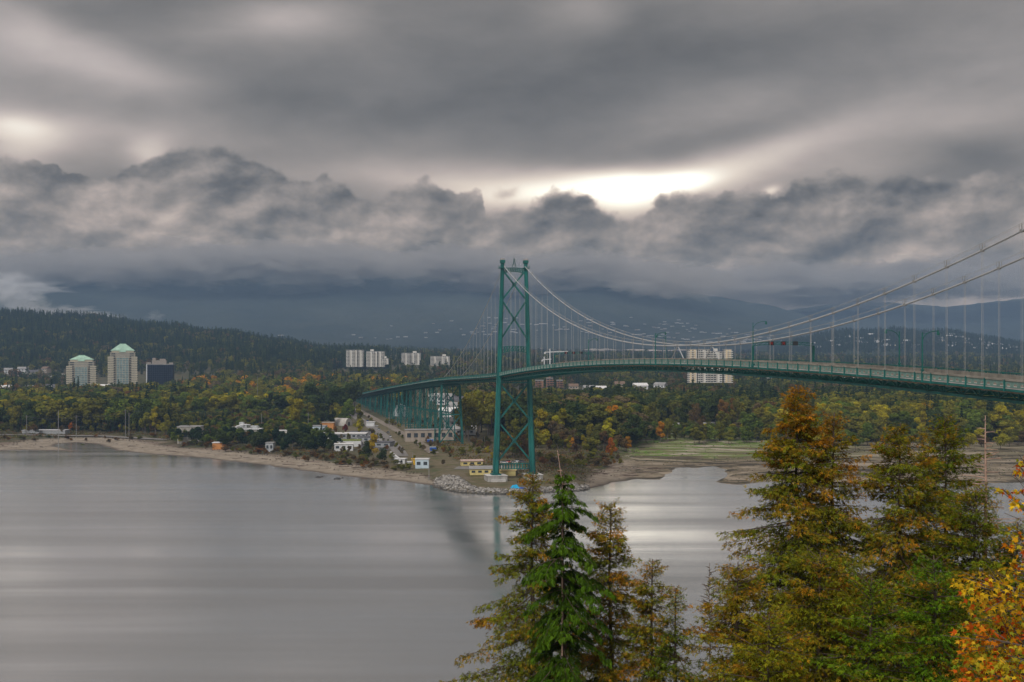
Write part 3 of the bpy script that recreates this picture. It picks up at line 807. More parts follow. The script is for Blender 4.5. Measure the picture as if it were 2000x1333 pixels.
# --- viaduct and the cable bent
def bent(t, w_top, w_bot, zg, name='viaduct_bent', leg=.7, nx=2, twin=0):
    be = empty(name, bp(t, 0, 0) - T0, bridge); zt = deck_z(t) - 3.5
    def half_(z): return (w_bot + (w_top - w_bot) * (z - zg) / (zt - zg)) / 2
    tt = [0] if not twin else [-twin / 2, twin / 2]
    for dt in tt:
        for s in (-1, 1):
            g = MB(); g.beam(bp(t + dt * 1.25, TC + s * half_(zg), zg - .5), bp(t + dt, TC + s * half_(zt), zt), leg, leg * 1.15, up=US); lb(g, 'leg', TEAL if twin else TEAL_D, be)
        zz = np.linspace(zg + 2, zt, nx + 1)
        for i in range(nx):
            for s in (-1, 1):
                g = MB(); g.beam(bp(t + dt, TC - s * half_(zz[i]), zz[i]), bp(t + dt, TC + s * half_(zz[i + 1]), zz[i + 1]), leg * .45, leg * .45, up=US); lb(g, 'cross_brace', TEAL_D, be)
        g = MB()
        for z in zz: g.beam(bp(t + dt, TC - half_(z), z), bp(t + dt, TC + half_(z), z), leg * .6, leg * .6)
        lb(g, 'strut', TEAL_D, be)
    if twin:
        for s in (-1, 1):
            g = MB(); zz = np.linspace(zg + 2, zt, nx + 1)
            for i in range(nx):
                w_ = TC + s * half_((zz[i] + zz[i + 1]) / 2)
                g.beam(bp(t - twin / 2, w_, zz[i]), bp(t + twin / 2, w_, zz[i + 1]), leg * .4, leg * .4, up=VE)
                g.beam(bp(t + twin / 2, w_, zz[i]), bp(t - twin / 2, w_, zz[i + 1]), leg * .4, leg * .4, up=VE)
            lb(g, 'side_bracing', TEAL_D, be)
bent(-SIDE, 12.2, 16.5, 2.8, 'cable_bent', 1.35, 2)
bent(-SIDE - 24, 11, 15, 3.5, 'viaduct_bent', .6, 2)
t = -SIDE - 50; k = 0
while t > -SIDE - 669:
    bent(t, 10.5, 10.5 + (deck_z(t) - 6) * .09, 4.2 if t > -700 else 5, 'viaduct_bent', .62, 2 if deck_z(t) > 38 else 1, twin=(9 if k % 2 == 0 else 0))
    t -= 24 + (6 if k % 2 else 0); k += 1

# --- lamps and signal gantries on the bridge
def lamp(t, near, h, label):
    w = WN - .05 if near else WF + .05; s = 1 if near else -1; z = deck_z(t)
    L = thing('street_lamp', label, 'street lamp', tuple(bp(t, w, z)), ANG, 'street lamps along the bridge deck')
    g = MB(); g.tube([(0, 0, -.6), (0, 0, 1.6)], .22, 8); g.tube([(0, 0, 1.6), (0, 0, h)], .17, 8, .11); g.box((0, 0, 1.7), (.5, .5, .25)); g.build('pole', TEAL_D, L)
    g = MB(); pts = [(0, 0, h - 1.7)] + [(s * 3.0 * (1 - math.cos(a)) , 0, h - 1.7 + 2.0 * math.sin(a)) for a in np.linspace(.25, math.pi / 2 * 1.05, 8)]
    g.tube(pts, .08, 6); g.tube([(0, 0, h - .1)] + pts[4:5], .035, 5); g.build('arm', TEAL_D, L)
    g = MB(); e = Vector(pts[-1]); 
    g.tube([e + Vector((0, 0, .1)), e + Vector((s * .1, 0, -.15)), e + Vector((s * .12, 0, -.55)), e + Vector((s * .12, 0, -.75))], [.10, .22, .30, .26], 8)
    g.build('lamp_head', TEAL_D, L)
tN = [(SPAN / 2 + SPAN / 2 - 118.5, 0)]
def t_of(Y, w): return (T0.y + SA * w - Y) / CA
lamp(t_of(201.9, WN), True, 8.7, 'teal lamp post on the near parapet, nearest one with its arm to the right')
lamp(t_of(337, WN), True, 9.2, 'teal lamp post on the near parapet just before the white centre ties')
lamp(t_of(405, WN), True, 9.2, 'thin teal lamp post on the near parapet between the far gantry and centre ties')
lamp(t_of(238, WF), False, 8.7, 'teal lamp post on the far parapet with its arm reaching back to the left')
lamp(t_of(373.8, WF), False, 9.2, 'teal lamp post on the far parapet just left of the white centre ties')
def gantry(t, label, hl):
    z = deck_z(t); G_ = thing('signal_gantry', label, 'lane signal gantry', tuple(bp(t, 0, z)), ANG, 'lane signal gantries over the roadway')
    for w, hh in ((WN, hl), (WF, 6.6)):
        g = MB(); g.box((w, 0, 2.2), (.42, .5, 5.8)); g.box((w, 0, .2), (.7, .8, .8))
        if hh > 8: g.tube([(w, 0, 5), (w, 0, hh)], .13, 8, .08)
        g.build('post', TEAL, G_)
    g = MB(); W = WF - WN
    for zz_ in (0, .62):
        pr = None
        for i in range(13):
            u = i / 12; p = (WN + W * u, 0, 5.0 + zz_ + .45 * math.sin(math.pi * min(1, max(0, u)) ) ** .5)
            if pr: g.beam(pr, p, .14, .14)
            pr = p
    for i in range(12):
        u, u2 = i / 12, (i + 1) / 12; f = lambda q: 5.0 + .45 * max(0, math.sin(math.pi * q)) ** .5
        g.beam((WN + W * u, 0, f(u)), (WN + W * u2, 0, f(u2) + .62), .09, .09)
    g.build('beam', TEAL_D, G_)
    red = MATS.get('red_signal')
    if not red:
        red, b, o_ = new_mat('red_signal'); e_ = b.n('ShaderNodeEmission'); e_.inputs[0].default_value = (1, .03, .02, 1); e_.inputs[1].default_value = .13; b.nt.links.new(e_.outputs[0], o_.inputs[0])
    for i, u in enumerate((.30, .50, .70)):
        x = WN + W * u
        g = MB(); g.box((x, 0, 5.72), (1.35, .3, 1.0)); hs = g.build('signal', DARK, G_)
        if i < 2:
            g = MB()
            for sg in (-1, 1): g.beam((x - .32, -.17, 5.72 - .32 * sg), (x + .32, -.17, 5.72 + .32 * sg), .1, .04, up=(0, 1, 0))
            g.build('lit_cross', red, hs)
    if hl > 8:
        g = MB(); pts = [(WN, 0, hl - 1.7)] + [(WN + 3.2 * (1 - math.cos(a)), 0, hl - 1.7 + 2.0 * math.sin(a)) for a in np.linspace(.25, 1.65, 8)]
        g.tube(pts, .06, 6); g.build('lamp_arm', TEAL_D, G_); e = Vector(pts[-1])
        g = MB(); g.tube([e + Vector((0, 0, .1)), e + Vector((.1, 0, -.15)), e + Vector((.12, 0, -.75))], [.1, .24, .28], 8); g.build('lamp_head', TEAL_D, G_)
gantry(t_of(271.5, 0), 'teal signal gantry with three lane signals right of the cream apartment block', 10.9)
gantry(t_of(452, 0), 'teal signal gantry with red lane crosses just right of the bridge tower', 6.6)

# ------------------------------------------------------------------ woodland kit
def rot_rand(n):
    q = nrs.normal(size=(n, 4)); q /= np.linalg.norm(q, axis=1)[:, None]; a, b_, c, d = q.T
    return np.stack([np.stack([1 - 2 * (c * c + d * d), 2 * (b_ * c - a * d), 2 * (b_ * d + a * c)], 1),
                     np.stack([2 * (b_ * c + a * d), 1 - 2 * (b_ * b_ + d * d), 2 * (c * d - a * b_)], 1),
                     np.stack([2 * (b_ * d - a * c), 2 * (c * d + a * b_), 1 - 2 * (b_ * b_ + c * c)], 1)], 1)
def leaf_tris(P, size, N=None):
    """one bent leaf clump (2 triangles) at every point"""
    n = len(P); T = np.array([[-.5, -.35, 0], [.5, -.3, .05], [.05, .6, 0], [-.35, .2, .25], [.45, -.1, -.2], [.1, -.6, .15]])
    if N is None: M = rot_rand(n)
    else:
        z = N + nrs.normal(size=(n, 3)) * .55; z /= np.linalg.norm(z, axis=1)[:, None]
        x = np.cross(z, nrs.normal(size=(n, 3))); x /= np.linalg.norm(x, axis=1)[:, None]; y = np.cross(z, x)
        M = np.stack([x, y, z], 2)
    s = size * nrs.uniform(.65, 1.35, n)
    V = np.einsum('nij,kj->nki', M, T) * s[:, None, None] + P[:, None, :]
    return V.reshape(-1, 3), np.arange(n * 6).reshape(-1, 3)
def crown_round(nleaf, R_, H, size, lumps=11, low=.28, seed=0, narrow=1.0):
    """rounded broadleaf crown of overlapping leafy lumps; unit: metres"""
    st = np.random.RandomState(seed); C = []
    for i in range(lumps):
        a = st.uniform(0, 2 * math.pi); u = st.uniform(0, 1); h = H * (low + (1 - low) * (.12 + .76 * (i + .5) / lumps))
        env = math.sin(math.pi * min(1, max(.08, ((h / H) - low) / (1 - low) * .86 + .12))) ** .7
        r = R_ * env * (.15 + .6 * u); C.append((r * math.cos(a) * narrow, r * math.sin(a) * narrow, h, R_ * st.uniform(.30, .52) * (.6 + .4 * env)))
    C = np.array(C); w = C[:, 3] ** 2; idx = st.choice(lumps, nleaf, p=w / w.sum())
    d = st.normal(size=(nleaf, 3)); d[:, 2] = d[:, 2] * .9 + .25; d /= np.linalg.norm(d, axis=1)[:, None]
    rad = C[idx, 3] * (st.uniform(.45, 1.0, nleaf) ** .5)
    P = C[idx, :3] + d * rad[:, None] * np.array([1, 1, .85]); P[:, 2] = np.minimum(P[:, 2], H)
    return P, d, idx
def conifer_pts(nleaf, R_, H, seed=0, low=.12, shape=1.0):
    st = np.random.RandomState(seed); u = st.uniform(0, 1, nleaf) ** .62
    h = H * (1 - u * (1 - low)); lay = np.round(h / H * 16 + st.uniform(-.2, .2, nleaf)) / 16 * H; h = h * .4 + lay * .6
    env = R_ * (np.clip(1 - h / H, 0, 1) ** shape); a = st.uniform(0, 2 * math.pi, nleaf)
    lump = .75 + .35 * np.sin(a * 3 + h * 1.3) * np.cos(h * .9 + a)
    r = env * lump * st.uniform(.15, 1, nleaf) ** .5
    P = np.stack([r * np.cos(a), r * np.sin(a), h - r * .25], 1); N = np.stack([np.cos(a) * .7, np.sin(a) * .7, np.full(nleaf, .6)], 1)
    return P, N
def tintvar(n, per, lo=.75, hi=1.3, warm=.12, base=None):
    k = nrs.uniform(lo, hi, n)[:, None] * np.ones((1, 3)); k[:, 0] *= 1 + nrs.uniform(-warm, warm * 1.6, n); k[:, 2] *= .9
    if base is not None: k = k * base
    return np.repeat(k, per, 0)
PROTO_B = []
for i in range(9):
    R_, H = [(5.2, 15), (4.4, 17), (6, 14), (3.6, 18), (5.0, 20), (6.2, 18), (4.8, 12), (3.2, 13), (5.6, 16)][i]
    P, d, idx = crown_round(1150, R_, H, 1, lumps=[11, 12, 14, 9, 13, 15, 9, 8, 12][i], low=[.26, .22, .25, .2, .24, .22, .12, .12, .16][i], seed=i * 7 + 1)
    V, F = leaf_tris(P, .82, d)
    lt = np.random.RandomState(i).uniform(.74, 1.28, 20)[idx]
    tv = tintvar(len(P), 6, .84, 1.16, .06) * np.repeat(lt, 6)[:, None]
    PROTO_B.append((mesh_np('crown', V, F, LEAF, tv), R_, H))
PROTO_C = []
for i in range(6):
    R_, H = [(3.6, 24), (3.0, 22), (4.4, 26), (2.6, 20), (3.8, 21), (4.8, 24)][i]
    P, N = conifer_pts(1100, R_, H, i + 40, low=.1, shape=[.9, .8, .85, 1, .7, .75][i])
    V, F = leaf_tris(P, .8, N); PROTO_C.append((mesh_np('crown', V, F, LEAF, tintvar(len(P), 6, .75, 1.25, .06)), R_, H))
TR = []
for i in range(3):
    g = MB(); st = random.Random(i); x = y = 0; pts = [(0, 0, -.6)]
    for k in range(1, 7): x += st.uniform(-.2, .2); y += st.uniform(-.2, .2); pts.append((x, y, k * 2.3))
    g.tube(pts, [.30, .26, .22, .19, .15, .11, .05], 6)
    for k in range(7):
        a = st.uniform(0, 6.28); j = st.randint(2, 5); p = Vector(pts[j]); L = st.uniform(2.5, 4)
        g.tube([p, p + Vector((math.cos(a) * L * .5, math.sin(a) * L * .5, L * .5)), p + Vector((math.cos(a) * L, math.sin(a) * L, L * 1.1))], [.10, .07, .02], 4)
    TR.append(g.mesh('trunk', TWIG))
PAL = {  # foliage base colours (albedo)
    'dark green': (.058, .085, .026), 'deep green': (.026, .052, .024), 'olive green': (.205, .20, .030), 'mid green': (.130, .180, .032), 'moss green': (.135, .145, .032),
    'yellow-green': (.37, .33, .022), 'yellow': (.42, .30, .022), 'golden': (.50, .25, .016), 'orange': (.48, .15, .016),
    'rust brown': (.24, .125, .035), 'russet': (.16, .105, .045), 'grey-brown': (.17, .135, .072), 'dark red': (.24, .038, .026)}
TREES_USED = {}
def put_tree(kind, x, y, H, col, label, group, spread=1.0, z=None, proto=None, trunk=True):
    lst = PROTO_B if kind == 'b' else PROTO_C
    me, R0, H0 = lst[proto if proto is not None else rng.randrange(len(lst))]
    zz = gz(x, y) if z is None else z; s = H / H0
    nm = 'broadleaf_tree' if kind == 'b' else 'conifer_tree'
    if H < 6: nm = 'bush'
    t = thing(nm, label, 'bush' if H < 6 else 'tree', (x, y, zz - .2), rng.uniform(0, 6.28), group)
    c = link('crown', me, t); c.scale = (s * spread, s * spread, s); v = rng.uniform(.82, 1.18); cc = PAL[col]
    c.color = (cc[0] * v * rng.uniform(.92, 1.1), cc[1] * v, cc[2] * v, 1)
    if trunk and H >= 6:
        o = link('trunk', TR[rng.randrange(3)], t); q = H / 17; o.scale = (q * (1.0 if kind == 'b' else .9), q, q * .98)
    return t

# ------------------------------------------------------------------ air
def build_haze():
    m, b, o = new_mat('air')
    v = b.n('ShaderNodeVolumePrincipled'); v.inputs['Density'].default_value = HAZE; v.inputs['Color'].default_value = (.34, .52, .79, 1)
    v.inputs['Anisotropy'].default_value = 0.0
    b.nt.links.new(v.outputs[0], o.inputs['Volume'])
    g = MB(); g.box((0, 4850, 357), (15000, 10700, 724))
    tag(g.build('haze', m), kind='stuff')
HAZE = 0.82e-4
build_haze()

# ------------------------------------------------------------------ woods: individual trees near, massed wood far
BL_KEEP = []      # (x, y, r) clearings for buildings
def line_depth(pyb): return (CAMH - 4.5) * FPX / (pyb - HZ)
MARKS = [(20, 'at the left edge'), (60, 'by the short left pole'), (114, 'by the tallest shore pole'), (160, 'below the shorter green-roofed tower'), (240, 'below the taller green-roofed tower'), (314, 'below the dark office tower'), (372, 'by the pale square building'), (428, 'by the orange-walled building'),
         (483, 'by the curved pipe'), (550, 'by the pine gap'), (620, 'by the windowed works'), (672, 'by the green roof'), (713, 'below the leftmost white block'), (760, 'by the parking lot'), (803, 'below the middle white block'), (858, 'below the lowest white block'), (905, 'right of the cable bent'), (940, 'left of the tower'),
         (1000, 'behind the tower'), (1050, 'by the right tower leg'), (1075, 'below the cranes'), (1120, 'below the far gantry'), (1193, 'near the bright orange tree'), (1240, 'at the grove edge'), (1300, 'below the mid-span lamp'), (1345, 'below the centre tie'), (1387, 'below the cream block'), (1440, 'by the rust trees'), (1475, 'below the near gantry'),
         (1530, 'left of the tallest cedar'), (1600, 'behind the tallest cedar'), (1680, 'between the two big cedars'), (1757, 'behind the olive cedar'), (1803, 'below the nearest lamp'), (1846, 'behind the round-topped cedar'), (1925, 'behind the dead snag'), (1990, 'at the right edge')]
def near_mark(px): return min(MARKS, key=lambda m_: abs(m_[0] - px))[1]
cnt = {'b': 0, 'c': 0, 'bush': 0}
SZ = lambda H: 'small' if H < 10 else ('' if H < 20 else 'tall')
def belt(pxr, pyb_r, Hr, n, cols, where, group, spread=(.85, 1.25), seed=1, clear=None, protos=None, kind='b'):
    """n trees between photo columns pxr whose feet stand on rows pyb_r"""
    r_ = random.Random(seed); placed = 0
    for i in range(n):
        px = pxr[0] + (pxr[1] - pxr[0]) * (i + r_.uniform(.05, .95)) / n
        pyb = r_.uniform(*pyb_r) if not callable(pyb_r) else pyb_r(px, r_); Y = feet(px, pyb) if pyb > 866 else line_depth(pyb); x = (px - 1000) / FPX * Y
        if clear and clear(px, Y): continue
        H = r_.uniform(*Hr); c = r_.choices(list(cols), [cols[k] for k in cols])[0]
        ck = 'bush' if H < 6 else kind
        if cnt[ck] >= 298: return
        cnt[ck] += 1
        pr = r_.choice(protos) if protos else r_.randrange(9 if kind == 'b' else 6); sp_ = r_.uniform(*spread); R0, H0 = (PROTO_B if kind == 'b' else PROTO_C)[pr][1:]
        ra = R0 / H0 * sp_; shp = 'narrow ' if ra < .24 else ('broad ' if ra > (.40 if kind == 'b' else .26) else ('full ' if ra > .33 else ''))
        sz = 'low' if H < 3.4 else 'rounded' if H < 6 else 'small' if H < 11 else 'middling' if H < 18 else 'tall' if H < 26 else 'very tall'
        lab = f"{sz} {shp}{c} {('leafy tree' if kind == 'b' else 'evergreen') if H >= 6 else 'bush'} {where}, {near_mark(px)}"
        for w_ in ('leafy ', 'middling ', 'full ', 'broad ', 'narrow ', 'very ', 'tall ', 'small '):
            if len(lab.split()) > 16: lab = lab.replace(w_, '', 1)
        if len(lab.split()) > 16: lab = lab.split(',')[0]
        put_tree(kind, x, Y, H, c, lab, group, sp_, proto=pr)
G5 = {'olive green': 4, 'mid green': 3, 'dark green': 3, 'moss green': 3, 'yellow-green': 1}
GY = {'yellow-green': 5, 'olive green': 5, 'mid green': 3, 'moss green': 2, 'yellow': .7, 'russet': .6}
GD = {'dark green': 5, 'moss green': 4, 'olive green': 2, 'grey-brown': 1.2, 'russet': .6}
GA = {'olive green': 3, 'yellow': 2, 'golden': 1.4, 'rust brown': 2, 'grey-brown': 3, 'moss green': 3}
SHR = {'grey-brown': 4, 'russet': 3, 'moss green': 3, 'olive green': 2, 'rust brown': 1}
belt((425, 522), (866, 884), (10, 14), 14, {'deep green': 1, 'dark green': .4}, 'in the dark pine clump left of the low white roofs', 'dark pines screening the treatment plant', (1.0, 1.3), 41, protos=[0, 2, 4, 8])
belt((532, 657), (868, 889), (10, 14.5), 20, {'deep green': 1, 'dark green': .4}, 'in the dark pine clump before the white roofs', 'dark pines screening the treatment plant', (1.0, 1.3), 42, protos=[0, 2, 4, 8])
belt((350, 395), (860, 872), (11, 15), 4, {'deep green': 1}, 'before the pale square building above the beach', 'dark pines screening the treatment plant', (.95, 1.2), 43, protos=[0, 2, 4, 8])
belt((585, 700), (806, 818), (29, 34), 12, {'dark green': 4, 'moss green': 2}, 'in the dark clump left of the viaduct end', 'dark clump by the viaduct end', (.95, 1.15), 35)
belt((560, 700), (822, 838), (14, 22), 12, {'mid green': 3, 'olive green': 3, 'dark green': 2}, 'left of the service road', 'trees left of the service road', (.9, 1.2), 39)
# right of the tower: cottonwoods behind the point
belt((905, 965), (845, 868), (29, 35), 7, {'yellow-green': 2, 'olive green': 3}, 'just left of the bridge tower', 'cottonwoods behind the tower', (.9, 1.1), 11)
belt((925, 1235), (838, 852), (24, 31), 13, {'grey-brown': 2, 'olive green': 3, 'moss green': 3, 'dark green': 1}, 'in the grove behind the bridge tower', 'cottonwoods behind the tower', (.9, 1.15), 12)
belt((1035, 1240), (852, 872), (20, 29), 16, {'yellow-green': 6, 'olive green': 4, 'moss green': 1.5, 'golden': .8}, 'right of the bridge tower', 'cottonwoods behind the tower', (.95, 1.2), 13)
belt((1040, 1225), (874, 896), (8, 14), 20, {'olive green': 3, 'yellow-green': 2, 'russet': 2, 'orange': .9, 'moss green': 2, 'golden': .6}, 'beside the bridge tower above the shingle spit', 'low trees by the spit', (1.0, 1.4), 14)
belt((1050, 1215), (897, 914), (3.0, 5.5), 26, {'moss green': 3, 'olive green': 3, 'russet': 2, 'grey-brown': 2, 'rust brown': 1}, 'on the bank above the shingle spit', 'bushes on the spit bank', (1.3, 1.9), 15, protos=[2, 6, 8])
belt((975, 1040), (880, 898), (9, 15), 7, {'moss green': 2, 'olive green': 2, 'golden': 1, 'russet': 1}, 'seen between the legs of the bridge tower', 'trees behind the tower legs', (1.0, 1.3), 17)
belt((985, 1230), (866, 880), (13, 20), 14, {'olive green': 3, 'yellow-green': 1, 'grey-brown': 2, 'moss green': 3}, 'in the thicket right behind the tower', 'trees behind the tower legs', (.9, 1.2), 18)
belt((900, 965), (880, 900), (4, 8), 6, {'yellow-green': 1, 'olive green': 2, 'rust brown': 1}, 'left of the tower base', 'bushes by the tower base', (1, 1.3), 16)
for (px, pyb, H, c, lab) in [(1193, 893, 12.5, 'orange', 'bright orange rounded tree on the point right of the bridge tower'),
        (1197, 862, 27, 'golden', 'tall golden tree topmost in the grove right of the bridge tower'), (1180, 864, 25, 'yellow', 'tall yellow tree beside the golden one right of the tower'),
        (1142, 862, 11, 'orange', 'small orange tree halfway up the grove right of the tower'), (1218, 866, 20, 'golden', 'amber tree at the right edge of the grove by the mudflat'),
        (1412, 842, 27, 'rust brown', 'broad rust-brown tree standing above the willows by the mudflat'), (1438, 840, 28, 'rust brown', 'rust-brown tree right of its broad neighbour behind the willows'),
        (1372, 848, 15, 'russet', 'slim russet tree in front of the dark wood right of the freight cars'), (1290, 858, 17, 'golden', 'slim orange-yellow tree in front of the freight cars'),
        (1303, 859, 18, 'olive green', 'olive tree right of the slim orange one before the freight cars'), (1262, 862, 17, 'deep green', 'dark evergreen-looking tree left of the slim orange one at the flats'),
        (1276, 866, 11, 'deep green', 'dark bushy tree in front of the slim orange tree at the flats'),
        (303, 853, 25, 'yellow-green', 'large yellow-green willow on the left shore above the beach'), (325, 855, 19, 'olive green', 'olive willow just right of the largest yellow-green willow'), (283, 850, 18, 'olive green', 'olive willow just left of the largest yellow-green willow'),
        (575, 838, 27, 'yellow-green', 'tall yellow-green tree left of the orange shed'), (683, 826, 22, 'mid green', 'green tree left of the far end of the viaduct'),
        (138, 846, 9, 'orange', 'small bright orange tree by the shore road at far left'), (50, 842, 5, 'golden', 'small amber bush by the shore road at far left'),
        (700, 850, 13, 'yellow-green', 'round yellow-green tree left of the service road'), (675, 848, 8, 'dark red', 'dark red bushy tree beside the round yellow-green one'),
        (655, 850, 7, 'rust brown', 'rust-red bush left of the dark red tree'), (728, 898, 17, 'yellow', 'yellow tree on the bank left of the parking lot'), (716, 902, 13, 'dark green', 'dark green tree left of the yellow one on the bank'),
        (748, 906, 10, 'dark green', 'dark round tree at the water end of the parking lot'), (598, 862, 6.5, 'orange', 'small orange tree beside the pale shed'),
        (1265, 762, 14, 'dark red', 'red tree top showing beneath the bridge deck'), (1800, 868, 26, 'yellow-green', 'bright yellow-green tree on the far right shore by the dead snag')]:
    Y = feet(px, pyb); cnt['b'] += 1; put_tree('b', (px - 1000) / FPX * Y, Y, H, c, lab, 'single trees that stand out along the shore', rng.uniform(.8, 1.05))
# right-hand wood edge behind the flats
belt((1235, 1520), (836, 845), (22, 30), 10, {'dark green': 4, 'moss green': 3, 'grey-brown': 1, 'russet': .5}, 'in the dark wood behind the freight cars', 'dark wood behind the flats', (.8, 1.1), 21)
belt((1335, 1530), (850, 862), (10, 15), 15, {'olive green': 5, 'moss green': 3, 'mid green': 2}, 'in the willow edge of the green mudflat', 'willows at the mudflat', (1.1, 1.5), 22)
belt((1400, 1540), (840, 852), (17, 23), 10, {'olive green': 5, 'mid green': 3, 'dark green': 1}, 'behind the willow edge of the mudflat', 'willows at the mudflat', (1.0, 1.3), 23)
belt((1520, 2090), (858, 884), (11, 17), 30, GY, 'at the front of the right-hand shore wood', 'front trees of the right-hand wood', (1.1, 1.45), 24, protos=[0, 2, 5, 6, 8])
belt((1520, 2090), (838, 856), (20, 27), 20, GY, 'in the middle of the right-hand shore wood', 'middle trees of the right-hand wood', (.95, 1.25), 25, protos=[0, 2, 5, 8, 4])
belt((1500, 2080), (818, 834), (22, 30), 8, G5, 'at the back of the right-hand shore wood', 'back trees of the right-hand wood', (.9, 1.2), 26)
# left shore wood
belt((-20, 330), (829, 842), (19, 27), 24, {'olive green': 5, 'mid green': 3, 'dark green': 2, 'yellow-green': 1}, 'in the left shore wood behind the road', 'front trees of the left shore wood', (.85, 1.15), 31)
belt((-20, 720), (806, 822), (22, 30), 16, {'olive green': 4, 'mid green': 3, 'dark green': 4, 'moss green': 3, 'yellow-green': .8}, 'in the tall belt behind the left shore', 'tall belt behind the left shore', (.9, 1.2), 32)
belt((330, 700), (818, 832), (20, 29), 6, GD, 'behind the treatment plant roofs', 'trees behind the treatment plant', (.9, 1.2), 33)
belt((230, 420), (852, 866), (6.5, 11), 12, {'grey-brown': 2, 'moss green': 3, 'olive green': 2, 'dark green': 2}, 'above the beach left of the treatment plant', 'low trees above the left beach', (1.1, 1.5), 34)
belt((705, 790), (845, 905), (3, 5.5), 9, SHR, 'along the service road left of the viaduct', 'bushes by the service road', (1, 1.4), 36, protos=[2, 6, 8])
BANK = lambda px, q: float(np.interp(px, [355, 445, 521, 602, 670, 737, 800], [874, 884, 892, 903, 911, 918, 924])) - q.uniform(0, 13)
belt((355, 800), BANK, (2.2, 4.4), 60, {'russet': 4, 'moss green': 3, 'grey-brown': 3, 'rust brown': 2, 'olive green': 1}, 'on the bank above the beach', 'bushes on the bank above the beach', (1.5, 2.2), 37, protos=[2, 6, 8])
belt((0, 330), (848, 858), (2.2, 3.6), 22, {'russet': 4, 'moss green': 2, 'grey-brown': 3, 'rust brown': 1}, 'between the shore road and the left beach', 'bushes by the shore road', (1.6, 2.4), 38, protos=[2, 6, 8])
# conifers by the treatment plant and around
belt((-20, 330), (772, 800), (14, 22), 14, {'deep green': 2, 'dark green': 2}, 'among the houses behind the left shore wood', 'evergreens among the left houses', (1, 1.3), 44, kind='c')
belt((1240, 1560), (800, 822), (22, 30), 18, {'deep green': 2, 'dark green': 2}, 'poking above the right-hand wood', 'evergreens in the right-hand wood', (1, 1.3), 45, kind='c')
# bright autumn trees round the towers at the left
belt((-10, 270), (770, 792), (13, 20), 17, {'orange': 2, 'golden': 2.4, 'yellow': 2, 'rust brown': 2, 'olive green': 2}, 'in the neighbourhood below the green-roofed towers', 'autumn trees below the towers', (1, 1.4), 46)
# one mass for the woods farther off: geometry-node instances of small tree meshes
LEAF_I = None
def leaf_instancer_mat():
    m, b, o = new_mat('leaf_mass'); at_ = b.n('ShaderNodeAttribute', attribute_name='tint').outputs['Color']
    ic = b.n('ShaderNodeAttribute', attribute_name='treecol', attribute_type='INSTANCER').outputs['Color']
    c = b.mix(1, at_, ic, 'MULTIPLY'); p = b.n('ShaderNodeBsdfPrincipled'); b.put(p.inputs['Base Color'], c); p.inputs['Roughness'].default_value = .75; p.inputs['Specular IOR Level'].default_value = .04
    t = b.n('ShaderNodeBsdfTranslucent'); b.put(t.inputs[0], c); ms = b.n('ShaderNodeMixShader'); ms.inputs[0].default_value = .4
    b.nt.links.new(p.outputs[0], ms.inputs[1]); b.nt.links.new(t.outputs[0], ms.inputs[2]); b.nt.links.new(ms.outputs[0], o.inputs[0]); return m
def instance_mass(name, protos, P, rot, scl, idx, colr):
    me = bpy.data.meshes.new(name); n = len(P); me.vertices.add(n); me.vertices.foreach_set('co', np.asarray(P, np.float32).ravel())
    for nm, ty, ar in (('rz', 'FLOAT', rot), ('ti', 'INT', idx)):
        at_ = me.attributes.new(nm, ty, 'POINT'); at_.data.foreach_set('value', np.asarray(ar, np.float32 if ty == 'FLOAT' else np.int32))
    at_ = me.attributes.new('sc', 'FLOAT_VECTOR', 'POINT'); at_.data.foreach_set('vector', np.asarray(scl, np.float32).ravel())
    A = np.ones((n, 4), np.float32); A[:, :3] = colr; at_ = me.attributes.new('treecol', 'FLOAT_COLOR', 'POINT'); at_.data.foreach_set('color', A.ravel())
    o = link(name, me); c = bpy.data.collections.new(name + '_kinds')
    for i, pm in enumerate(protos): q = bpy.data.objects.new('kind_%02d' % i, pm); c.objects.link(q)
    ng = bpy.data.node_groups.new(name, 'GeometryNodeTree'); ng.interface.new_socket('Geometry', in_out='INPUT', socket_type='NodeSocketGeometry'); ng.interface.new_socket('Geometry', in_out='OUTPUT', socket_type='NodeSocketGeometry')
    N, L = ng.nodes, ng.links; gi, go = N.new('NodeGroupInput'), N.new('NodeGroupOutput'); ip = N.new('GeometryNodeInstanceOnPoints'); ci = N.new('GeometryNodeCollectionInfo')
    ci.inputs['Collection'].default_value = c; ci.inputs['Separate Children'].default_value = True; ci.inputs['Reset Children'].default_value = True
    def na(nm, ty): a = N.new('GeometryNodeInputNamedAttribute'); a.data_type = ty; a.inputs['Name'].default_value = nm; return a.outputs[0]
    cx = N.new('ShaderNodeCombineXYZ'); L.new(na('rz', 'FLOAT'), cx.inputs[2]); L.new(gi.outputs[0], ip.inputs['Points']); L.new(ci.outputs[0], ip.inputs['Instance']); ip.inputs['Pick Instance'].default_value = True
    L.new(na('ti', 'INT'), ip.inputs['Instance Index']); L.new(cx.outputs[0], ip.inputs['Rotation']); L.new(na('sc', 'FLOAT_VECTOR'), ip.inputs['Scale']); L.new(ip.outputs[0], go.inputs[0])
    md = o.modifiers.new('trees', 'NODES'); md.node_group = ng
    tag(o, kind='stuff'); return o
PLANT = [(372, 865, 18), (428, 877, 12), (480, 858, 42), (550, 858, 16), (528, 884, 10), (620, 845, 18), (640, 838, 14), (669, 832, 14), (660, 856, 50), (672, 880, 14), (645, 868, 14), (683, 870, 18), (700, 868, 16), (735, 862, 20), (718, 862, 14)]
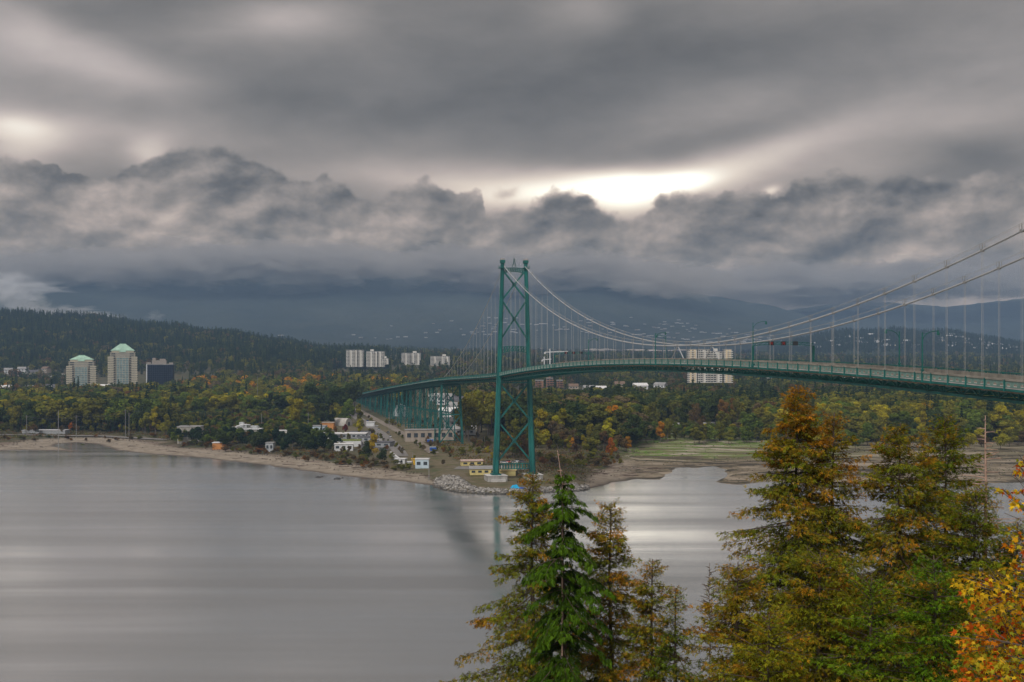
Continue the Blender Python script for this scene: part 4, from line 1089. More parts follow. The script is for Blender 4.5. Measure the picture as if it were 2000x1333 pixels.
def wood_mass():
    lm_ = leaf_instancer_mat(); st = np.random.RandomState(5); PR = []; HR = []
    def addp(me, H): me = me.copy(); me.materials.clear(); me.materials.append(lm_); PR.append(me); HR.append(H)
    for me, R0, H0 in PROTO_B: addp(me, H0)
    nB = len(PR)
    for me, R0, H0 in PROTO_C: addp(me, H0)
    nC = len(PR) - nB
    fb = len(PR)
    for k in range(5):
        P, d, _ = crown_round(230, 5.4, 15, 1, lumps=9, low=.2, seed=k + 30); V, F = leaf_tris(P, 1.25, d); addp(mesh_np('far_crown', V, F, lm_, tintvar(len(P), 6, .8, 1.2, .06)), 15)
    fc = len(PR)
    for k in range(6):
        P, N = conifer_pts(210, [3.6, 3.0, 4.2, 2.8, 3.4, 4.4][k], 21, k + 60, low=.08, shape=.85); V, F = leaf_tris(P, 1.3, N); addp(mesh_np('far_crown', V, F, lm_, tintvar(len(P), 6, .75, 1.25, .06)), 21)
    recs = []; vd = lambda X, Y: (X - T0.x) * CA + (Y - T0.y) * SA
    cl = lambda Y, X: any(abs(X - a) < r and abs(Y - b_) < r2 for a, b_, r, r2 in CLEAR)
    def scatter(n, pxr, Yr, pc, Hr, cols, ccols, clear=True, test=None, low=1.0):
        px = st.uniform(*pxr, n); Y = np.sqrt(st.uniform(Yr[0] ** 2, Yr[1] ** 2, n)); X = (px - 1000) / FPX * Y
        Z = land_z(X, Y, np.full(n, 999.0)); den = fbm(X / 90, Y / 90, 3, 77); hue = fbm(X / 45, Y / 45, 3, 99)
        for i in range(n):
            if clear and cl(Y[i], X[i]): continue
            if -36 < vd(X[i], Y[i]) < 13 and Y[i] < 1400 and Hr[1] > 7: continue
            if test and not test(px[i], Y[i], X[i]): continue
            con = st.uniform() < pc + (den[i] - .5) * 1.2; H = st.uniform(*Hr) * (.85 + .35 * den[i])
            if con: H *= st.choice([1, 1.1, 1.3, .8])
            near = Y[i] < 1300
            k = (nB + st.randint(nC) if con else st.randint(nB)) if near else (fc + st.randint(6) if con else fb + st.randint(5))
            s = H / HR[k]; w = s * st.uniform(.9, 1.35) * (1.15 if not con else 1)
            cc = ccols if con else cols; ci_ = int(np.clip(hue[i] * 1.5 - .25 + st.normal() * .14, 0, .999) * len(cc)); base = np.array(PAL[cc[ci_]]) * st.uniform(.8, 1.22)
            recs.append((X[i], Y[i], Z[i] - .5, st.uniform(0, 6.28), w, w, s * low, k, *base))
    dg = ['deep green', 'dark green', 'deep green', 'dark green', 'deep green']
    bk = ['russet', 'moss green', 'dark green', 'dark green', 'moss green', 'dark green', 'olive green', 'grey-brown']
    mixd = ['rust brown', 'grey-brown', 'moss green', 'dark green', 'mid green', 'olive green', 'moss green', 'olive green', 'yellow-green', 'golden']
    grn = ['moss green', 'dark green', 'olive green', 'mid green', 'olive green', 'yellow-green']
    drk = ['dark green', 'moss green', 'dark green', 'moss green', 'grey-brown']
    plant = lambda px, Y, X: not (335 < px < 800 and Y < 1045)
    vd = lambda X, Y: (X - T0.x) * CA + (Y - T0.y) * SA       # distance right of the near cable plane
    def leftz(px, Y, X): return plant(px, Y, X) and not (vd(X, Y) > -55 and px < 900)
    scatter(1700, (-60, 770), (880, 1200), .12, (15, 25), grn, dg, True, leftz)
    scatter(1900, (-60, 800), (1200, 1800), .3, (14, 24), mixd, dg, True)
    scatter(500, (640, 780), (860, 1300), .15, (8, 18), grn + ['russet', 'golden'], dg, True, lambda px, Y, X: vd(X, Y) < -42 and not (Y < 1000 and px < 700))
    rz_ = lambda px, Y, X: vd(X, Y) > 62 + max(0, (Y - 900)) * .03
    scatter(900, (890, 1250), (740, 1000), .1, (17, 28), drk + ['olive green'], dg, True, rz_)
    scatter(1100, (1225, 1560), (905, 1130), .2, (18, 26), drk, dg, True, lambda px, Y, X: Y > 935)
    scatter(1900, (1500, 2100), (770, 1130), .08, (16, 25), grn, dg, True, lambda px, Y, X: Y > 800)
    scatter(3200, (880, 2100), (1100, 1700), .2, (16, 25), bk, dg, True, rz_)
    scatter(5200, (-60, 2100), (1700, 2500), .45, (14, 23), bk, dg)
    scatter(11000, (-60, 760), (2250, 3300), .95, (16, 26), bk, dg, False)
    scatter(7000, (700, 2100), (2400, 4300), .7, (14, 23), bk, dg, False)
    scatter(1300, (335, 735), (740, 1050), .12, (5, 11), ['moss green', 'olive green', 'dark green', 'mid green', 'russet', 'grey-brown'], dg, True, lambda px, Y, X: vd(X, Y) < -70 and not any(abs(px - a) < w_ and abs(Y - line_depth(c_)) < 15 for a, c_, w_ in PLANT))
    scatter(160, (-20, 340), (800, 900), .1, (4, 8), ['moss green', 'olive green', 'russet', 'grey-brown', 'yellow-green'], dg, True, lambda px, Y, X: Y > 850)
    scatter(1500, (1235, 2110), (812, 935), .04, (4, 10), ['olive green', 'moss green', 'moss green', 'mid green', 'yellow-green', 'grey-brown'], dg, True, lambda px, Y, X: not (1235 < px < 1420 and 880 < Y < 915))
    scatter(260, (700, 960), (640, 1000), .05, (3, 6), ['russet', 'moss green', 'olive green', 'grey-brown', 'rust brown'], dg, False, lambda px, Y, X: (6 < vd(X, Y) < 40 and Y > 700) or -12 < vd(X, Y) < -6 or vd(X, Y) < -62 and Y > 650)
    scatter(420, (660, 905), (600, 1150), .05, (2.5, 5), ['russet', 'moss green', 'olive green', 'grey-brown', 'moss green'], dg, False, lambda px, Y, X: -22.5 < vd(X, Y) < -18 or -8 < vd(X, Y) < -4 or -37 < vd(X, Y) < -34 or vd(X, Y) < -58)
    A = np.array(recs); print('woodland instances', len(A))
    instance_mass('woodland', PR, A[:, :3], A[:, 3], A[:, 4:7], A[:, 7].astype(int), A[:, 8:11])
    # wood on the far hill at the right
    n = 4200; px = st.uniform(1500, 2100, n); tt = st.uniform(.25, 1.0, n); tt[:500] = st.uniform(.95, 1.0, 500); Y = 3900 + 1000 * tt; X = (px - 1000) / FPX * Y; Z = np.array([hl_z(a, b_) for a, b_ in zip(px, tt)]) - 2
    s = st.uniform(.8, 1.45, n); instance_mass('hilltop_wood', PR[fc:], np.stack([X, Y, Z], 1), st.uniform(0, 6, n), np.stack([s * 1.5, s * 1.5, s], 1), st.randint(0, 6, n), np.array(PAL['deep green'])[None, :] * st.uniform(.7, 1.4, (n, 1)))
CLEAR = []
def clear_at(px, Y, r, r2): CLEAR.append(((px - 1000) / FPX * Y, Y, r, r2))
for px, Y, r, r2 in [(160, 1817, 40, 260), (240, 1817, 40, 260), (314, 1760, 42, 240), (713, 2230, 60, 260), (803, 2400, 40, 200), (858, 2350, 40, 200), (1387, 1500, 45, 150), (1085, 1500, 70, 200), (1250, 1500, 50, 100)]: clear_at(px, Y, r, r2)
clear_at(105, 1560, 110, 90); clear_at(60, 2050, 110, 60)
# keep the viaduct, its road and the yard clear
wood_mass()

# low undergrowth along the banks
def undergrowth():
    st = np.random.RandomState(8); n = 46000
    PXs = st.uniform(-20, 2080, n); Y = st.uniform(540, 1000, n); X = (PXs - 1000) / FPX * Y; D = shore_dist(X, Y)
    lim = np.interp(PXs, [0, 220, 300, 600, 820, 860, 1130, 1200, 1260], [42, 44, 44, 36, 27, 14, 16, 52, 400]); den = fbm(X / 16, Y / 16, 3, 31)
    top = np.interp(PXs, [0, 700, 760, 850, 930, 1050, 1240], [1000, 980, 900, 800, 720, 700, 800]); vdd = (X - T0.x) * CA + (Y - T0.y) * SA
    ok = (D > lim) & (den > .36) & (Y < top) & ~((vdd > -66) & (vdd < -8)) & ~((PXs > 905) & (PXs < 1010) & (Y < 610)); X, Y, D = X[ok], Y[ok], D[ok]
    P0 = np.stack([X, Y, land_z(X, Y, D) + .3], 1); m = 4; P = np.repeat(P0, m, 0) + st.normal(size=(len(P0) * m, 3)) * np.array([1.0, 1.0, .35])
    V, F = leaf_tris(P, .85, np.tile([[0, -.3, 1.0]], (len(P), 1))); pal = np.array([PAL[k] for k in ('russet', 'moss green', 'olive green', 'grey-brown', 'rust brown', 'moss green', 'grey-brown')]) * .9
    ci = (fbm(P0[:, 0] / 9, P0[:, 1] / 9, 2, 55) * 9.99).astype(int) % 7; T = np.repeat(pal[ci], m * 6, 0) * np.repeat(st.uniform(.6, 1.35, len(P)), 6)[:, None]
    tag(link('undergrowth', mesh_np('undergrowth', V, F, LEAF, T)), kind='stuff')
undergrowth()

# tide wrack, weed and small litter on the beaches and flats
def litter():
    st = np.random.RandomState(18); n = 60000; PXs = st.uniform(-20, 2080, n); Y = st.uniform(515, 850, n); X = (PXs - 1000) / FPX * Y; D = shore_dist(X, Y)
    fl = (PXs > 1215); lim = np.interp(PXs, [0, 220, 300, 600, 820, 860, 1130, 1215], [36, 40, 40, 33, 28, 5, 16, 40])
    line = fbm(X / 50, Y / 50, 2, 3) * 14; band = np.exp(-((D - lim * .72 - line + 7) / 3.2) ** 2) + .5 * np.exp(-((D - lim * .35 - line + 7) / 1.6) ** 2) + .02
    weed = (fbm(X / 34, Y / 10, 4, 41) > .56) * 1.0
    ok = (D > 2) & np.where(fl, (st.uniform(size=n) < .22 * weed + .01) & (Y < 845), (D < lim + 4) & (st.uniform(size=n) < band * .8)); X, Y, D, fl = X[ok], Y[ok], D[ok], fl[ok]
    P = np.stack([X, Y, land_z(X, Y, D) + .06], 1); V, F = leaf_tris(P, .9, np.tile([[0, 0, 3.0]], (len(P), 1)))
    pal = np.array([(.055, .04, .028), (.10, .075, .055), (.20, .17, .14), (.03, .028, .02), (.30, .27, .23)]); wl = np.array([(.05, .055, .02), (.035, .03, .02), (.09, .11, .02), (.30, .27, .22), (.05, .045, .03)])
    k = st.randint(0, 5, len(P)); T = np.where(fl[:, None], wl[k], pal[k]); tag(link('tide_wrack', mesh_np('tide_wrack', V, F, LEAF, np.repeat(T, 6, 0))), kind='stuff')
litter()

# ------------------------------------------------------------------ low cloud dragging over the mountain tops
def low_clouds():
    import bmesh
    m, b, o = new_mat('low_cloud'); v = b.n('ShaderNodeVolumePrincipled'); v.inputs['Density'].default_value = .0030; v.inputs['Color'].default_value = (.58, .545, .505, 1); v.inputs['Anisotropy'].default_value = .0
    b.nt.links.new(v.outputs[0], o.inputs['Volume'])
    m2, b, o = new_mat('thin_mist'); v = b.n('ShaderNodeVolumePrincipled'); v.inputs['Density'].default_value = .0035; v.inputs['Color'].default_value = (.99, .985, .99, 1); b.nt.links.new(v.outputs[0], o.inputs['Volume'])
    from mathutils import noise as mn
    def lump(parts, seed, mat, name):
        bm = bmesh.new()
        for (px, py, Y, rx, ry, rz_) in parts:
            c = at(px, py, Y); r = bmesh.ops.create_icosphere(bm, subdivisions=4, radius=1)['verts']
            for q in r:
                d = q.co.normalized(); n = mn.fractal(d * 2.6 + Vector((seed + px * .01, py * .01, 0)), .7, 2, 5); k = 1 + .8 * n
                q.co = Vector((c.x + d.x * rx * k, c.y + d.y * ry * k, c.z + d.z * rz_ * k))
        me = bpy.data.meshes.new(name); bm.to_mesh(me); bm.free(); me.materials.append(mat); o_ = link(name, me); tag(o_, kind='stuff')
    st = random.Random(31)
    for i in range(46):
        px = -40 + 1420 * (i + st.uniform(0, 1)) / 46 if i < 46 else 0
        top = np.interp(px, [0, 330, 620, 880, 1000, 1110, 1210, 1310, 1420], [528, 522, 512, 520, 540, 520, 526, 548, 566]); r = st.uniform(110, 330)
        lump([(px, top - st.uniform(-10, 16), 7100 + st.uniform(-350, 350), r * 1.3, 300, r * .36)], i * 3.1, m, 'low_cloud')
    for i in range(16):
        px = 1440 + 660 * (i + st.uniform(0, 1)) / 16; r = st.uniform(200, 480)
        lump([(px, np.interp(px, [1440, 1600, 1800, 2100], [575, 575, 560, 556]) - st.uniform(0, 30), 8300 + st.uniform(-300, 300), r * 1.4, 350, r * .32)], 150 + i * 3.1, m, 'low_cloud')
    for i, (px, py, Y, rx, rz_) in enumerate([(25, 586, 5200, 120, 60), (72, 604, 4300, 85, 34), (130, 612, 3900, 120, 22), (178, 620, 3700, 90, 14), (219, 622, 3600, 38, 17), (303, 618, 4600, 34, 22), (10, 560, 6000, 260, 70), (655, 556, 6400, 0, 0)]):
        if rx: lump([(px, py, Y, rx, rx * .6, rz_)], 50 + i * 2.3, m2, 'mist_wisp')
low_clouds()

# ------------------------------------------------------------------ buildings
def mat_c(name, col, **k): return MATS.get(name) or simple(name, col, **k)
CREAM = mat_c('cream_render', (.50, .46, .36), rough=.8, var=.12, scale=.1, streak=True)
GLASSB = mat_c('bay_glass', (.16, .24, .25), rough=.25, var=.3, scale=.2, spec=.6)
COPPER = mat_c('green_copper_roof', (.30, .47, .37), rough=.7, var=.2, scale=.15, streak=True)
DKG = mat_c('dark_window_glass', (.045, .055, .065), rough=.25, var=.4, scale=.3, spec=.5)
BLUEG = mat_c('blue_black_curtain_wall', (.006, .009, .020), rough=.5, var=.4, scale=.15, spec=.12)
BLK = mat_c('spandrel', (.03, .04, .06), rough=.5)
GREYR = mat_c('grey_flat_roof', (.25, .25, .25), rough=.9, var=.2, scale=.2)
DGREY = mat_c('dark_grey_roof', (.09, .09, .10), rough=.9, var=.3, scale=.3)
YELW = mat_c('pale_yellow_siding', (.62, .52, .22), rough=.7, var=.1, scale=.5)
ORG = mat_c('orange_wall', (.50, .22, .07), rough=.7, var=.15, scale=.3)
BRICK = mat_c('red_brick_wall', (.26, .15, .10), rough=.85, var=.2, scale=.3)
BEIG = mat_c('beige_wall', (.34, .29, .24), rough=.85, var=.25, scale=.25, streak=True)
PBLUE = mat_c('pale_blue_wall', (.45, .55, .62), rough=.6, var=.1, scale=.4)
TARP = mat_c('blue_tarpaulin', (.01, .34, .62), rough=.5, var=.2, scale=.8)
BLUE = mat_c('blue_paint', (.03, .10, .40), rough=.5, var=.2, scale=.8)
METAL = mat_c('grey_pipework', (.42, .44, .44), rough=.5, var=.2, scale=.5)
RED = mat_c('red_paint', (.45, .04, .03), rough=.5, var=.2, scale=1)

def condo_tower(px, Y, pyb, W, H, floors, label):
    p = at(px, pyb, Y); t = thing('apartment_tower', label, 'apartment tower', tuple(p), R(18), 'green-roofed apartment towers'); fh = H * .80 / floors
    D = W * .8; g = MB(); g.box((0, 0, fh * floors / 2), (W * .80, D * .9, fh * floors)); g.build('wall', mat_c('warm_grey_wall', (.30, .29, .25), rough=.8), t)
    slab = MB(); slab.box((0, 0, 0), (W * .97, D, .5)); sm = slab.mesh('floor_band', CREAM)
    slab = MB(); slab.box((0, 0, 0), (W * .84, D * .92, .5)); sm2 = slab.mesh('floor_band', CREAM)
    for k in range(floors + 1):
        o = link('floor_band', sm if k < floors - 2 else sm2, t, (0, 0, fh * k + .2))
    bl = MB(); bl.box((0, 0, fh * .28), (W * .19, .25, fh * .55)); bm = bl.mesh('balcony', CREAM)
    for k in range(floors - 2):
        for s in (-1, 1): o = link('balcony', bm, t, (s * W * .385, -D / 2 + .1, fh * k + .4))
    g = MB(); g.box((0, -D * .47, fh * (floors - 3) / 2), (W * .40, 2.2, fh * (floors - 3)))
    g.build('window_bay', GLASSB, t)
    g = MB()
    for k in range(5): g.box((W * (-.20 + .1 * k), -D * .47 - 1.2, fh * (floors - 3) / 2), (.35, .3, fh * (floors - 3)))
    g.build('bay_mullions', CREAM, t)['kind'] = 'stuff'
    wn = MB(); wn.box((0, 0, 0), (W * .13, .2, fh * .5)); wm = wn.mesh('window', DKG)
    for k in range(floors):
        for s in (-1, 1): link('window', wm, t, (s * W * .30, -D * .45 - .08, fh * k + fh * .62))
    z = fh * floors + .4
    g = MB(); g.box((0, 0, z + fh * .5), (W * .72, D * .8, fh)); g.build('penthouse', CREAM, t)
    r = W * .40; g = MB(); g.prism([(-r, -D * .43), (r, -D * .43), (r, D * .43), (-r, D * .43)], z + fh, H - 1.0, .26); g.box((0, 0, H - .6), (W * .2, D * .2, 1.0)); g.build('roof', COPPER, t)
    g = MB(); g.prism([(-W * .12, -D * .47), (W * .12, -D * .47), (W * .12, -D * .2), (-W * .12, -D * .2)], z + fh * .2, z + fh * 2.2, .3); g.build('dormer', COPPER, t)
    return t
condo_tower(160, 1817, 760, 48, 57, 15, 'shorter of the two cream towers with green pyramid roofs, left')
condo_tower(240, 1817, 760, 48, 76, 21, 'taller of the two cream towers with green pyramid roofs')
# dark office tower
p = at(314, 768, 1760); t = thing('office_tower', 'dark blue glass office tower with a pale corner strip beside the green-roofed towers', 'office tower', tuple(p), R(14))
g = MB(); g.box((0, 0, 23), (40, 40, 46)); g.build('curtain_wall', BLUEG, t)
bm = MB(); bm.box((0, 0, 0), (40.5, 40.5, .35)); bm = bm.mesh('floor_band', BLK)
for k in range(13): link('floor_band', bm, t, (0, 0, 2 + k * 3.55))
mm = MB(); mm.box((0, 0, 0), (.3, .4, 46)); mm = mm.mesh('mullion', BLK)
for k in range(12): link('mullion', mm, t, (-18 + k * 3.3, -20.1, 23)); o = link('mullion', mm, t, (-20.1, -18 + k * 3.3, 23))
g = MB(); g.box((-20.1, -20.1, 23.2), (1.5, 1.5, 46.8)); g.build('corner_strip', mat_c('pale_strip', (.55, .58, .62), rough=.5), t)
g = MB(); g.box((0, 0, 46.6), (41, 41, 1.2)); g.build('parapet', GREYR, t)
g = MB(); g.box((-2, 0, 50), (22, 20, 6)); g.box((-10, -4, 52.5), (5, 5, 9)); g.box((3, 0, 54), (9, 8, 3)); g.box((-18, -8, 48.5), (7, 9, 3)); g.box((16, 2, 48.2), (6, 12, 2.6)); g.build('rooftop_plant', mat_c('brown_grey_plant', (.27, .24, .21), rough=.8), t)
# white apartment slabs
def slab_block(px, Y, pyb, segs, D, fh, label, cat='apartment block', wall=None, rz=0, pitch=3.4, group=None, colr=None):
    """segs: (x offset, width, floors, y setback)"""
    p = at(px, pyb, Y); t = thing('apartment_block', label, cat, tuple(p), R(rz), group); wall = wall or mat_c('white_concrete', (.62, .60, .55), rough=.8, var=.12, scale=.1, streak=True)
    for (xo, W, fl, sb) in segs:
        g = MB(); g.box((xo, sb + D / 2, fl * fh / 2), (W, D, fl * fh)); g.build('wall', wall, t)
        n = max(2, int(W / pitch)); wb = MB()
        for i in range(n):
            if i % 3 == 2: continue
            wb.box((xo - W / 2 + (i + .5) * W / n, sb - .06, 0), (W / n * .72, .25, fh * .50))
        for i in range(max(1, int(D / 5))): wb.box((xo + W / 2 + .05, sb + (i + .5) * 5, 0), (.25, 2.6, fh * .5)); wb.box((xo - W / 2 - .05, sb + (i + .5) * 5, 0), (.25, 2.6, fh * .5))
        wm = wb.mesh('window_row', DKG)
        bb = MB()
        for i in range(n):
            if i % 3 == 1: bb.box((xo - W / 2 + (i + .5) * W / n, sb - .9, 0), (W / n * 1.6, 1.5, .9))
        bm_ = bb.mesh('balcony_row', wall)
        for k in range(fl):
            link('window_row', wm, t, (0, 0, k * fh + fh * .55))['kind'] = 'stuff'; link('balcony_row', bm_, t, (0, 0, k * fh + .45))['kind'] = 'stuff'
        g = MB(); g.box((xo, sb + D / 2, fl * fh + .5), (W + .8, D + .8, 1)); g.build('roof', GREYR if colr is None else colr, t)
    xo, W, fl, sb = segs[len(segs) // 2]; g = MB(); g.box((xo, sb + D / 2, fl * fh + 2.6), (W * .3, D * .5, 4.2)); g.build('lift_housing', wall, t)
    return t
slab_block(713, 2230, 717, [(-28, 22, 12, 0), (-12, 14, 12, 5), (14, 22, 11, -3), (30, 18, 11, 2)], 17, 2.85, 'long white apartment block of two wings, leftmost of three on the wooded rise', group='white apartment blocks on the rise')
slab_block(803, 2400, 713, [(-12, 18, 9, 0), (7, 26, 9, 3)], 16, 2.85, 'white apartment block in the middle of three on the wooded rise', group='white apartment blocks on the rise')
slab_block(858, 2350, 714, [(-10, 18, 7, 0), (10, 24, 7, 2)], 16, 2.75, 'lowest white apartment block, rightmost of three on the rise', group='white apartment blocks on the rise')
YC = mat_c('warm_cream_wall', (.66, .54, .36), rough=.8, var=.1, scale=.1); WC_ = mat_c('white_concrete', (.62, .60, .55))
t = slab_block(1387, 1500, 748, [(-24, 11, 16, 0), (-8, 17, 16.3 and 16, 2), (9, 16, 15, 2), (25, 10, 16, 0)], 15, 2.85, 'cream and white apartment block rising on both sides of the bridge deck', wall=WC_)
g = MB()
for x in (-26.5, -21.5, 22.8, 27.2): g.box((x, -.35, 22.8), (3.2, .6, 45.6))
g.build('cream_bay', YC, t)
slab_block(1085, 1480, 757, [(-22, 11, 3, 0), (-8, 9, 4, 2), (6, 8, 3, 4)], 12, 3, 'orange brick housing block half hidden under the deck right of the tower', wall=BRICK)
slab_block(720, 2200, 712, [(33, 12, 4, 6)], 12, 2.9, 'low white annex right of the leftmost white apartment block')
slab_block(105, 2050, 745, [(-14, 22, 3, 0), (12, 24, 3, 3)], 12, 3, 'long low pale building left of the green-roofed towers', wall=WC_)

# houses
def house_proto(w, d, h, wall, roof, parts=True):
    t = empty('house'); g = MB(); g.box((0, 0, h / 2), (w, d, h)); g.build('wall', wall, t)
    g = MB(); e = .5; g.add([(-w / 2 - e, -d / 2 - e, h), (w / 2 + e, -d / 2 - e, h), (w / 2 + e, d / 2 + e, h), (-w / 2 - e, d / 2 + e, h), (-w / 2 - e, 0, h + d * .32), (w / 2 + e, 0, h + d * .32)],
        [(0, 1, 5, 4), (2, 3, 4, 5), (3, 0, 4), (1, 2, 5), (3, 2, 1, 0)]); g.build('roof', roof, t)
    wn = MB(); wn.box((0, 0, 0), (1.8, .2, 1.3)); wm = wn.mesh('window', DKG)
    for x in (-w * .3, 0, w * .3):
        for z in ([h * .3, h * .75] if h > 5 else [h * .55]): link('window', wm, t, (x, -d / 2 - .03, z))
    return t
HP = [house_proto(13, 9, 6, WHITE, GREYR), house_proto(16, 10, 5.5, CREAM, DGREY), house_proto(11, 9, 6.5, BEIG, mat_c('brown_roof', (.16, .11, .08), rough=.9)), house_proto(15, 9, 4, WHITE, mat_c('white_roof', (.6, .6, .6), rough=.7)),
      house_proto(13, 9, 6, mat_c('grey_white_wall', (.30, .30, .30)), GREYR), house_proto(16, 10, 4, mat_c('grey_white_wall', (.3, .3, .3)), mat_c('pale_roof', (.33, .33, .34))), house_proto(12, 9, 5.5, BEIG, DGREY)]
HUSED = [False] * 7
def put_house(k, x, y, z, s, label, group, rz=None):
    o = HP[k] if not HUSED[k] else copy_tree(HP[k]); HUSED[k] = True
    o.location = (x, y, z); o.scale = (s, s, s) if y < 3000 else (s * 1.7, s, s * .75); o.rotation_euler = (0, 0, rng.uniform(-.7, .7) if rz is None else rz); tag(o, label, 'house', group); return o
KN = ['white two-storey house with grey roof', 'cream house with dark roof', 'beige house with brown roof', 'low white house with pale roof', 'small grey-white house', 'low pale-roofed house', 'beige house with dark roof']
r_ = random.Random(99)
def clusters(spec, zf, group, where, smin=.5, smax=.95):
    for (px0, px1, t0, t1, n) in spec:
        for i in range(n):
            px = r_.uniform(px0, px1); tt = round(r_.uniform(t0, t1) / .045) * .045 + (px % 90) * .0002 + r_.uniform(-.004, .004); k = r_.choice([4, 4, 5, 5, 6]); Y, z = zf(px, tt)
            k = r_.choice([0, 3, 1, 3]) if Y < 4900 else k; put_house(k, (px - 1000) / FPX * Y, Y, z, r_.uniform(smin, smax), f'{KN[k]} {where}, {near_mark(px)}', group)
mzf = lambda px, tt: (4800 + 3200 * tt, mt_z(px, tt) + 3)
clusters([(930, 1120, .20, .36, 40), (1120, 1300, .22, .40, 46), (1300, 1480, .14, .34, 60), (1290, 1360, .34, .44, 14), (830, 960, .16, .33, 14), (690, 800, .16, .30, 8), (540, 570, .14, .2, 3), (1480, 1600, .2, .34, 12)], mzf, 'houses scattered over the mountain slope', 'on the lower mountain slope')
hzf = lambda px, tt: (3900 + 1000 * tt, hl_z(px, tt) + 6)
clusters([(1640, 1720, .5, .8, 14), (1700, 1800, .35, .6, 12), (1830, 2000, .4, .85, 60), (1560, 1660, .4, .7, 10)], hzf, 'houses on the right-hand hill', 'on the wooded right-hand hill', .6, 1.15)
for (px, Y, k, s) in [(18, 2050, 0, 1.3), (35, 2000, 2, 1.2), (70, 2020, 1, 1.4), (8, 1600, 3, 1.5), (30, 1580, 2, 1.1), (62, 1560, 0, 1.3), (85, 1570, 3, 1.5), (100, 1590, 1, 1.4), (118, 1610, 3, 1.3), (135, 1500, 0, 1.1), (150, 1490, 3, 1.4), (172, 1500, 1, 1.2), (190, 1560, 2, 1.3), (205, 1600, 3, 1.8),
                        (262, 1540, 0, 1.1), (280, 1590, 3, 1.7), (335, 1500, 0, 1.0), (45, 2080, 0, 1.4), (90, 2100, 2, 1.3), (110, 2000, 0, 1.2)]:
    x = (px - 1000) / FPX * Y; put_house(k, x, Y, gz(x, Y) + 4.5, s, f'{KN[k]} among autumn trees, {near_mark(px)}', 'houses below the green-roofed towers')
for (px, Y, k, s) in [(1150, 1400, 0, 1.1), (1170, 1420, 3, 1.2), (1120, 1440, 2, 1.1), (1250, 1500, 3, 1.3), (1290, 1480, 0, 1.2), (1505, 1700, 0, 1.5), (1540, 1760, 3, 1.7), (1640, 1800, 3, 1.2), (1670, 1820, 3, 1.1), (1210, 1500, 2, 1.2)]:
    x = (px - 1000) / FPX * Y; put_house(k, x, Y, gz(x, Y) + 11, s, f'{KN[k]} peeping over the wood, {near_mark(px)}', 'houses beyond the right-hand wood')
for i, (px, Y, k, s) in enumerate([(885, 860, 0, 1.1), (895, 900, 3, 1.2), (905, 930, 1, 1.2), (880, 960, 3, 1.3), (892, 1000, 0, 1.2), (907, 820, 3, 1.1), (900, 1060, 1, 1.3), (872, 1100, 0, 1.3), (855, 1150, 3, 1.2)]):
    x = (px - 1000) / FPX * Y; put_house(k, x, Y, gz(x, Y) + (Y - 800) * .035, s, f'{KN[k]} seen through the viaduct legs', 'houses seen through the viaduct legs')

# low works buildings on the shore
def shed(name, label, cat, px, pyb, W, D, H, wall, roof, rz=0, flat=True, nwin=0, extra=None, Y=None):
    Y = Y or feet(px, pyb); x = (px - 1000) / FPX * Y; t = thing(name, label, cat, (x, Y, gz(x, Y) - .3), R(rz)); g = MB(); g.box((0, 0, H / 2), (W, D, H)); g.build('wall', wall, t)
    g = MB()
    if flat: g.box((0, 0, H + .15), (W + .7, D + .7, .35))
    else:
        e = .5; g.add([(-W / 2 - e, -D / 2 - e, H), (W / 2 + e, -D / 2 - e, H), (W / 2 + e, D / 2 + e, H), (-W / 2 - e, D / 2 + e, H), (-W / 2 - e, 0, H + D * .2), (W / 2 + e, 0, H + D * .2)], [(0, 1, 5, 4), (2, 3, 4, 5), (3, 0, 4), (1, 2, 5), (3, 2, 1, 0)])
    g.build('roof', roof, t)
    if nwin:
        wn = MB(); wn.box((0, 0, 0), (W / nwin * .55, .15, H * .35)); wm = wn.mesh('window', DKG)
        for i in range(nwin): link('window', wm, t, (-W / 2 + (i + .5) * W / nwin, -D / 2 - .04, H * .58))
    if extra: extra(t, W, D, H)
    return t
shed('yellow_building', 'long yellow single-storey building with grey roof left of the tower foot', 'building', 949, 924, 17, 7, 3.2, YELW, GREYR, 6, False, 5)
shed('yellow_building', 'small yellow hut with pinkish roof behind the long yellow building', 'building', 921, 909, 12, 4.5, 2.8, YELW, mat_c('pinkish_roof', (.40, .30, .26), rough=.8), 12, False, 3)
shed('yellow_building', 'plain yellow shed between the feet of the bridge tower', 'building', 988, 925, 10, 5, 3.0, YELW, mat_c('yellow_roof', (.55, .42, .20), rough=.8), 2, False, 0)
shed('blue_shed', 'pale blue container-like shed at the end of the service road', 'shed', 825, 914, 7.5, 6, 5.2, PBLUE, WHITE, 0, True, 2)
shed('white_shed', 'small white shed with white roof at the parking lot end', 'shed', 783, 905, 6, 5, 2.8, WHITE, WHITE, -10, True, 1)
shed('yellow_container', 'small yellow container left of the pale blue shed', 'container', 809, 908, 2.6, 2.5, 3.6, mat_c('deep_yellow', (.60, .36, .02), rough=.6), mat_c('deep_yellow', (1, 1, 1)), 0)
shed('white_van_box', 'tiny white kiosk left of the yellow container', 'kiosk', 800, 909, 2.2, 2.2, 2.2, WHITE, WHITE, 0)
shed('concrete_building', 'long beige concrete wall of a works building behind the viaduct legs', 'building', 838, 862, 34, 10, 8.5, BEIG, GREYR, 10, True, 7)
shed('pale_building', 'pale square building above the beach behind yellow trees', 'building', 372, 865, 16, 12, 12, mat_c('warm_grey_wall', (.36, .34, .31)), GREYR, 3, True, 4)
shed('orange_building', 'orange walled works building with pale upper floor at the shore', 'building', 428, 877, 7.5, 7, 4.5, ORG, WHITE, 4)
shed('orange_shed', 'orange shed among trees left of the grey arched roof', 'shed', 640, 838, 11, 8, 5.5, ORG, BEIG, 0)
